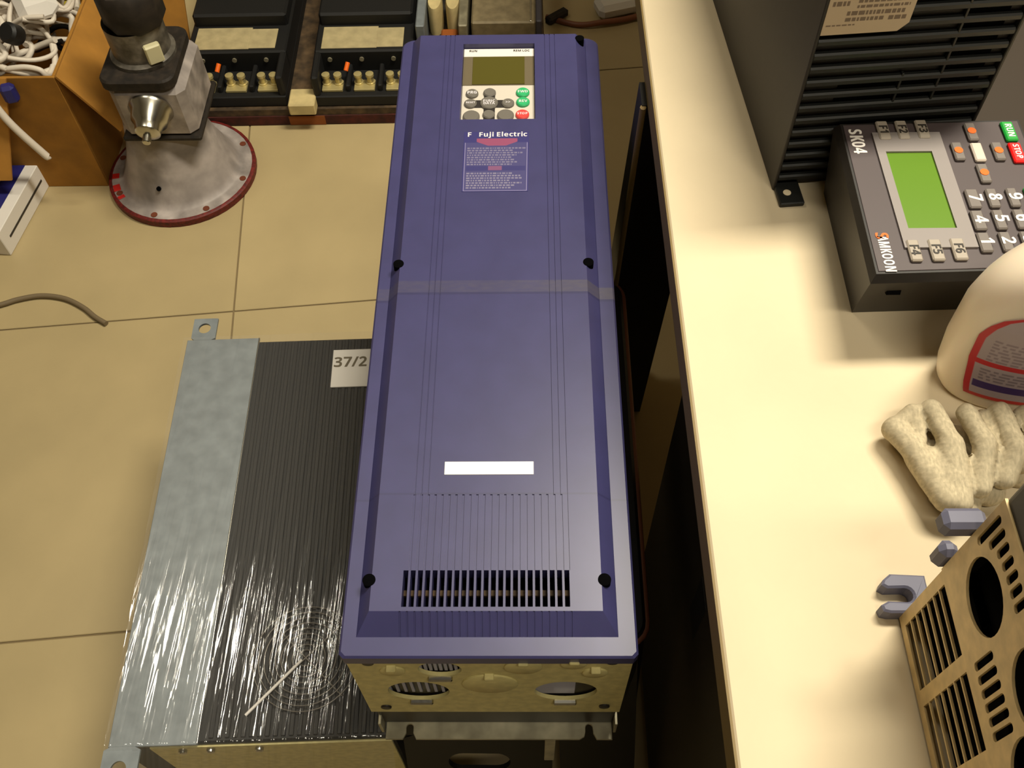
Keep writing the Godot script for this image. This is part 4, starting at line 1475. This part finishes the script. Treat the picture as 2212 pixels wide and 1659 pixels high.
# ==================================================================== far left: the gear motor
func gear_motor():
	var t := thing("gear_motor", "grimy upright gear motor on a round bell flange with a red rim", "gear motor", at(-0.5736, 0, -0.7081))
	var s := Shape.new()
	s.lathe(Transform3D(), [Vector2(0.1, 0.0), Vector2(0.126, 0.0), Vector2(0.1265, 0.002), Vector2(0.1265, 0.012), Vector2(0.1245, 0.0135), Vector2(0.1205, 0.0137)], 48)
	part("rim", s, M.red_paint, t, "red painted rim of the flange")
	s = Shape.new()
	s.lathe(Transform3D(), [Vector2(0.1215, 0.0132), Vector2(0.106, 0.0142), Vector2(0.101, 0.016), Vector2(0.095, 0.026), Vector2(0.08, 0.06), Vector2(0.068, 0.1), Vector2(0.06, 0.14)], 48)
	var bell := part("bell_flange", s, M.grey_paint, t)
	for k in 8:
		var a := TAU * (k + 0.3) / 8.0
		s = Shape.new()
		s.disc(at(cos(a) * 0.113, 0.0135, sin(a) * 0.113), 0.0055, 0.0012, 14)
		part("bolt_hole", s, M.rust, bell)
	for q in [[2.72, 0.016], [2.98, 0.012], [2.5, 0.008]]:
		s = Shape.new()
		s.box(Transform3D(Basis(Vector3.UP, -q[0]), Vector3(cos(q[0]) * 0.114, 0.0142, sin(q[0]) * 0.114)), Vector3(0.012, 0.0016, q[1]), 0.0007)
		part("red_mark", s, mat(Color(0.78, 0.1, 0.07), 0.6), bell, "bright red paint mark")
	s = Shape.new()
	s.lathe(Transform3D(Basis(Vector3.RIGHT, 1.1), Vector3(-0.012, 0.05, 0.0855)), [Vector2(0.0038, -0.002), Vector2(0.0038, 0.0015), Vector2(0.0, 0.0015)], 14)
	part("drain_hole", s, M.hole, bell)
	# gear case
	s = Shape.new()
	s.box(at(0.018, 0.185, -0.004), Vector3(0.118, 0.1, 0.13), 0.012)
	var gc := part("gear_case", s, M.grey_paint, t)
	s = Shape.new()
	s.box(at(0.018, 0.138, -0.004), Vector3(0.126, 0.01, 0.138), 0.003)
	part("case_flange", s, M.soot, gc)
	# shaft hub towards the viewer
	s = Shape.new()
	var hub := Transform3D(Basis(Vector3.RIGHT, PI / 2 + 0.25), Vector3(0.018, 0.196, 0.058))
	s.lathe(hub, [Vector2(0.034, 0.0), Vector2(0.034, 0.006), Vector2(0.029, 0.012), Vector2(0.027, 0.026), Vector2(0.021, 0.032), Vector2(0.019, 0.045), Vector2(0.012, 0.05), Vector2(0.0, 0.05)], 32)
	var hb := part("shaft_hub", s, M.steel, gc, "shiny round shaft hub")
	s = Shape.new()
	s.disc(hub * at(0, 0.05, 0), 0.0065, 0.013, 20, 0.001)
	part("shaft_end", s, M.steel, hb)
	# plate, motor and cap
	s = Shape.new()
	s.prism(Transform3D(), rrect(-0.046, -0.07, 0.068, 0.066, 0.02), 0.236, 0.252, 0.003)
	part("adapter_plate", s, M.soot, t)
	s = Shape.new()
	s.lathe(at(0.012, 0, -0.004), [Vector2(0.05, 0.252), Vector2(0.05, 0.258), Vector2(0.044, 0.262), Vector2(0.044, 0.312)], 36)
	part("motor_barrel", s, M.grime, t)
	s = Shape.new()
	s.box(at(0.044, 0.279, 0.034, 0.55), Vector3(0.024, 0.03, 0.012), 0.002)
	part("nameplate", s, mat(Color(0.85, 0.82, 0.66), 0.4), t, "pale plate on the motor barrel")
	s = Shape.new()
	s.lathe(Transform3D(Basis(Vector3.UP, 0.39), Vector3(0.02, 0.0, -0.004)), [Vector2(0.0, 0.31), Vector2(0.043, 0.31), Vector2(0.046, 0.315), Vector2(0.046, 0.36), Vector2(0.041, 0.368), Vector2(0.0, 0.37)], 8)
	part("end_cap", s, M.soot, t)

# ==================================================================== far left: the carton of cables
func carton():
	var t := thing("cardboard_box", "open brown cardboard box full of white cables beside the gear motor", "box")
	var x0 := -0.99
	var x1 := -0.7015
	var z0 := -0.98
	var z1 := -0.68
	var H := 0.232
	var w := 0.005
	for q in [["front_wall", x0, x1, z1 - w, z1], ["back_wall", x0, x1, z0, z0 + w], ["side_wall", x1 - w, x1, z0 + w, z1 - w], ["side_wall", x0, x0 + w, z0 + w, z1 - w]]:
		var s := Shape.new()
		s.b(q[1], q[2], 0.0, H, q[3], q[4], 0.0008)
		part(q[0], s, M.cardboard, t)
	var bs := Shape.new()
	bs.b(x0 + w, x1 - w, 0.0, w, z0 + w, z1 - w)
	part("bottom", bs, M.cardboard, t)
	# flap that hangs outwards on the right
	var flap := Transform3D(Basis(Vector3.BACK, -1.02), Vector3(x1 + 0.003, H + 0.001, 0))
	var fs := Shape.new()
	fs.prism(flap, PackedVector2Array([Vector2(0.0, z1), Vector2(0.124, z1 + 0.004), Vector2(0.128, z1 - 0.03), Vector2(0.105, z0 + 0.0), Vector2(0.0, z0)]), -0.002, 0.002, 0.0004)
	part("flap", fs, M.cardboard_inside, t)
	# flap that hangs down in front at the left
	fs = Shape.new()
	var a4 := [Vector3(-0.99, 0.233, -0.677), Vector3(-0.775, 0.233, -0.677), Vector3(-0.815, 0.082, -0.612), Vector3(-0.99, 0.082, -0.612)]
	var dn := Vector3(0, -0.0016, -0.0037)
	fs.face(a4, Vector3(0, 0.4, 1))
	fs.face([a4[0] + dn, a4[1] + dn, a4[2] + dn, a4[3] + dn], Vector3(0, -0.4, -1))
	for k in 4:
		var j := (k + 1) % 4
		fs.face([a4[k], a4[j], a4[j] + dn, a4[k] + dn], (a4[k] + a4[j]) / 2.0 - (a4[0] + a4[2]) / 2.0)
	part("flap", fs, M.cardboard_inside, t)
	# what fills it: a bed of cables, with single leads and plugs on top
	var rng := RandomNumberGenerator.new()
	rng.seed = 77
	for k in 64:
		var a := rng.randf() * TAU
		var c := Vector3(rng.randf_range(-0.93, -0.735), rng.randf_range(0.19, 0.272), rng.randf_range(-0.94, -0.715))
		var p := []
		var lx := rng.randf_range(0.02, 0.06)
		var lz := rng.randf_range(0.02, 0.05)
		var turns := rng.randf_range(0.4, 1.2)
		for i in 7:
			var b := a + turns * TAU * i / 6.0
			var v := c + Vector3(cos(b) * lx, sin(b * 1.7) * 0.012, sin(b) * lz) + Vector3(rng.randf_range(-0.01, 0.01), 0, rng.randf_range(-0.01, 0.01))
			v.x = clampf(v.x, x0 + 0.02, x1 - 0.02)
			v.z = clampf(v.z, z0 + 0.02, z1 - 0.016)
			p.append(v)
		var s := Shape.new()
		s.tube(spline(p, 5), rng.randf_range(0.003, 0.0055), 7)
		var kind := 0 if k % 9 != 5 else (1 if k % 2 == 0 else 2)
		single("cable", s, [M.cable_white, M.black, M.yellow_plastic][kind], ["white cable in the tangle that fills the open cardboard box", "black cable in the tangle of white cables in the open cardboard box", "yellow cable in the tangle of white cables in the open cardboard box"][kind], "cable", ["white cables in the cardboard box", "black cables in the cardboard box", "yellow cables in the cardboard box"][kind])
	# paper bag that lies on the tangle by the flap, and the plugs
	var s1 := Shape.new()
	s1.box(Transform3D(Basis(Vector3.UP, 0.5) * Basis(Vector3.RIGHT, 0.25), Vector3(-0.752, 0.275, -0.815)), Vector3(0.062, 0.034, 0.082), 0.014)
	single("adapter", s1, M.white, "large white adapter block on top of the cables in the cardboard box", "adapter")
	s1 = Shape.new()
	s1.box(Transform3D(Basis(Vector3.UP, 0.2) * Basis(Vector3.BACK, 0.3), Vector3(-0.727, 0.277, -0.868)), Vector3(0.018, 0.02, 0.05), 0.004)
	single("red_connector", s1, M.red_plastic, "small red connector beside the flap on top of the cables", "connector")
	s1 = Shape.new()
	s1.box(Transform3D(Basis(Vector3.UP, 0.75), Vector3(-0.84, 0.28, -0.77)), Vector3(0.042, 0.016, 0.018), 0.004)
	single("connector", s1, M.red_plastic, "dark red connector among the white cables near the front of the cardboard box", "connector")
	s1 = Shape.new()
	s1.lathe(Transform3D(Basis(Vector3.RIGHT, 0.7) * Basis(Vector3.BACK, 0.2), Vector3(-0.762, 0.262, -0.742)), [Vector2(0.0, 0.0), Vector2(0.015, 0.0), Vector2(0.016, 0.004), Vector2(0.016, 0.022), Vector2(0.012, 0.026), Vector2(0.0, 0.026)], 20)
	single("round_plug", s1, M.black, "round black plug at the front of the cable tangle", "plug")
	s1 = Shape.new()
	s1.box(Transform3D(Basis(Vector3.UP, 0.3), Vector3(-0.776, 0.212, -0.669)), Vector3(0.022, 0.032, 0.018), 0.005)
	single("hanging_plug", s1, M.navy, "dark blue plug that hangs over the front of the cardboard box", "plug")
	s1 = Shape.new()
	s1.box(Transform3D(Basis(Vector3.UP, -0.3) * Basis(Vector3.RIGHT, 0.2), Vector3(-0.83, 0.284, -0.885)), Vector3(0.05, 0.03, 0.06), 0.008)
	single("adapter", s1, M.white, "square white plug block at the back of the cable tangle", "adapter")
	# lead that hangs down in front of the box
	s1 = Shape.new()
	s1.tube(spline([Vector3(-0.825, 0.24, -0.7), Vector3(-0.812, 0.25, -0.666), Vector3(-0.787, 0.185, -0.643), Vector3(-0.757, 0.115, -0.64), Vector3(-0.752, 0.107, -0.6405)], 6), 0.006, 10)
	single("hanging_cable", s1, M.cable_white, "thick white cable that hangs down in front of the cardboard box", "cable")

# ==================================================================== circuit breakers on their board
func breaker(x: float, label: String):
	var t := thing("circuit_breaker", label, "circuit breaker", at(x, 0.036, -0.838, 0.0122), "black three pole circuit breakers")
	# local: near edge z = 0, back is -z
	var W := 0.178
	var s := Shape.new()
	s.b(-W / 2, W / 2, 0.0, 0.022, -0.4, 0.0, 0.002)
	s.b(-W / 2, -W / 2 + 0.012, 0.02, 0.062, -0.08, -0.002, 0.003)
	s.b(W / 2 - 0.012, W / 2, 0.02, 0.062, -0.08, -0.002, 0.003)
	for px in [-0.0285, 0.0285]:
		s.b(px - 0.004, px + 0.004, 0.02, 0.036, -0.08, -0.012, 0.002)
	s.b(-W / 2, W / 2, 0.02, 0.064, -0.4, -0.07, 0.003)
	s.b(-W / 2 + 0.004, W / 2 - 0.004, 0.06, 0.088, -0.4, -0.143, 0.004)
	var body := part("case", s, M.deep_black, t)
	s = Shape.new()
	s.b(-W / 2 + 0.012, 0.022, 0.0635, 0.0655, -0.137, -0.077, 0.0006)
	s.b(0.0215, W / 2 - 0.02, 0.0635, 0.0652, -0.133, -0.079, 0.0006)
	part("label_strip", s, M.label_cream, t, "cream label strip")
	for k in 3:
		var cx := (k - 1) * 0.057
		s = Shape.new()
		s.b(cx - 0.0185, cx + 0.0185, 0.022, 0.0275, -0.038, -0.011, 0.001)
		var term := part("terminal", s, M.brass, t)
		for d in [-0.0105, 0.0105]:
			s = Shape.new()
			s.lathe(at(cx + d, 0.0275, -0.03), [Vector2(0.0085, 0.0), Vector2(0.0085, 0.002), Vector2(0.006, 0.0025), Vector2(0.006, 0.014), Vector2(0.0075, 0.0145), Vector2(0.0072, 0.019), Vector2(0.0, 0.02)], 14)
			part("terminal_screw", s, M.brass, term)
		s = Shape.new()
		s.disc(Transform3D(Basis(Vector3.RIGHT, PI / 2), Vector3(cx - 0.006, 0.047, -0.0705)), 0.0042, 0.003, 12)
		part("cover_screw", s, M.zinc, body)
	s = Shape.new()
	s.tube([Vector3(-0.031, 0.05, -0.034), Vector3(-0.027, 0.059, -0.045)], 0.0042, 8)
	part("red_marker", s, M.orange, body)

func breakers():
	var t := thing("wooden_board", "reddish brown board on the floor under the black circuit breakers", "board", at(-0.258, 0, -1.02, 0.0122))
	var s := Shape.new()
	s.b(-0.316, 0.318, 0.0, 0.0355, -0.24, 0.186, 0.0015)
	part("board_top", s, M.board_tan, t)
	s = Shape.new()
	s.b(-0.316, 0.318, 0.001, 0.021, 0.186, 0.1885, 0.0006)
	part("red_edge", s, M.board_red, t, "dark red strip along the near edge")
	s = Shape.new()
	s.b(-0.147, -0.082, 0.0012, 0.0208, 0.1884, 0.1892, 0.0)
	part("edge_patch", s, mat(Color(0.55, 0.3, 0.1), 0.8), t, "orange brown patch on the strip")
	breaker(-0.4904, "black circuit breaker just right of the gear motor, all three brass terminals near the floor")
	breaker(-0.2615, "black circuit breaker whose right end is hidden behind the blue drive")
	s = Shape.new()
	s.box(at(-0.3712, 0.0478, -0.836, 0.012), Vector3(0.047, 0.023, 0.045), 0.002)
	single("wooden_block", s, M.pale_wood, "small pale block between the two circuit breakers", "block")

# ==================================================================== row behind the top of the drive
func back_row():
	var t := thing("transformer", "grey framed transformer with two pale cylinders behind the blue drive", "transformer", at(-0.128, 0.0, -1.02))
	var s := Shape.new()
	s.b(-0.04, 0.05, 0.036, 0.07, -0.12, 0.1, 0.003)
	part("base", s, M.soot, t)
	for x in [-0.034, 0.042]:
		s = Shape.new()
		s.b(x - 0.008, x + 0.008, 0.068, 0.13, -0.1, 0.085, 0.002)
		part("frame_bar", s, M.galvanised if x < 0 else M.zinc, t)
	for x in [-0.012, 0.021]:
		s = Shape.new()
		s.lathe(at(x, 0.069, 0.0), [Vector2(0.0135, 0.0), Vector2(0.0135, 0.05), Vector2(0.012, 0.056), Vector2(0.0, 0.057)], 20, 1.0, 2.6)
		part("cylinder", s, M.pale_wood, t)
	s = Shape.new()
	s.b(0.0, 0.03, 0.069, 0.095, 0.045, 0.085, 0.003)
	part("terminal_block", s, mat(Color(0.6, 0.32, 0.1), 0.6), t, "orange brown terminal block")
	var g := thing("metal_box", "pale grey metal box behind the top of the blue drive", "box", at(-0.007, 0.036, -1.06))
	s = Shape.new()
	s.b(-0.064, 0.05, 0.0, 0.096, -0.14, 0.12, 0.003)
	part("cover", s, mat(Color(0.62, 0.56, 0.43), 0.5, 0.2, cloud(71, 0.02, 0.8), 8.0), g)
	s = Shape.new()
	s.b(0.0505, 0.061, 0.0, 0.098, -0.14, 0.12, 0.002)
	part("side_plate", s, mat(Color(0.3, 0.29, 0.32), 0.5, 0.2), g, "darker side plate")
	s = Shape.new()
	s.b(0.04, 0.0425, 0.0955, 0.0975, -0.139, 0.119, 0.0005)
	part("edge_line", s, M.steel, g)

func small_floor_things():
	var t := thing("power_adapter", "white adapter with a dark lead on the floor at the top edge of the photo", "adapter", at(0.205, 0, -1.15, 0.3))
	var s := Shape.new()
	s.box(at(0.0, 0.016, 0.0), Vector3(0.085, 0.03, 0.05), 0.009)
	part("body", s, M.white, t)
	s = Shape.new()
	s.tube(spline([Vector3(-0.14, 0.006, -0.02), Vector3(-0.09, 0.006, 0.022), Vector3(-0.04, 0.01, 0.036), Vector3(0.01, 0.008, 0.038), Vector3(0.06, 0.008, 0.03), Vector3(0.08, 0.008, 0.0)], 6), 0.0055, 8)
	part("lead", s, M.brown_rim, t)
	s = Shape.new()
	s.box(at(-0.12, 0.009, -0.012, 0.4), Vector3(0.05, 0.016, 0.018), 0.004)
	part("plug", s, M.soot, t)
	# the loose cable on the floor
	s = Shape.new()
	s.tube(spline([Vector3(-0.95, 0.0042, -0.37), Vector3(-0.88, 0.0042, -0.392), Vector3(-0.8118, 0.0042, -0.4155), Vector3(-0.7853, 0.0042, -0.4265), Vector3(-0.7501, 0.0042, -0.4337), Vector3(-0.7112, 0.0042, -0.4278), Vector3(-0.6769, 0.0042, -0.4098), Vector3(-0.6539, 0.0042, -0.3912), Vector3(-0.6322, 0.0042, -0.3774)], 6), 0.0042, 10)
	single("floor_cable", s, M.cable_grey, "short grey-brown length of cable curving across the bare floor tiles", "cable")
	# carton at the left edge
	var b := thing("parts_box", "small blue and white carton on the floor at the left edge", "box", at(-0.826, 0, -0.5226, -0.126))
	s = Shape.new()
	s.b(-0.14, 0.0, 0.0, 0.05, -0.18, 0.0, 0.0012)
	part("carton", s, M.white, b)
	s = Shape.new()
	s.b(-0.139, -0.02, 0.05, 0.0506, -0.179, -0.004)
	part("printed_top", s, M.navy, b, "blue printed top")
	s = Shape.new()
	for k in 5:
		s.b(-0.13 + k * 0.02, -0.1265 + k * 0.02, 0.0506, 0.051, -0.178, -0.005)
	part("stripes", s, M.pale_print, b)
	s = Shape.new()
	s.b(0.0, 0.0006, 0.022, 0.026, -0.15, -0.02)
	part("side_print", s, M.dark_print, b)
	# sheet of cardboard behind the gear motor
	s = Shape.new()
	s.prism(Transform3D(Basis(Vector3.RIGHT, 1.25), Vector3(-0.625, 0.103, -1.028)), PackedVector2Array([Vector2(-0.075, -0.11), Vector2(0.03, -0.11), Vector2(0.015, 0.105), Vector2(-0.075, 0.105)]), -0.0025, 0.0025, 0.0005)
	single("cardboard_sheet", s, M.cardboard_inside, "sheet of cardboard standing behind the gear motor", "cardboard")
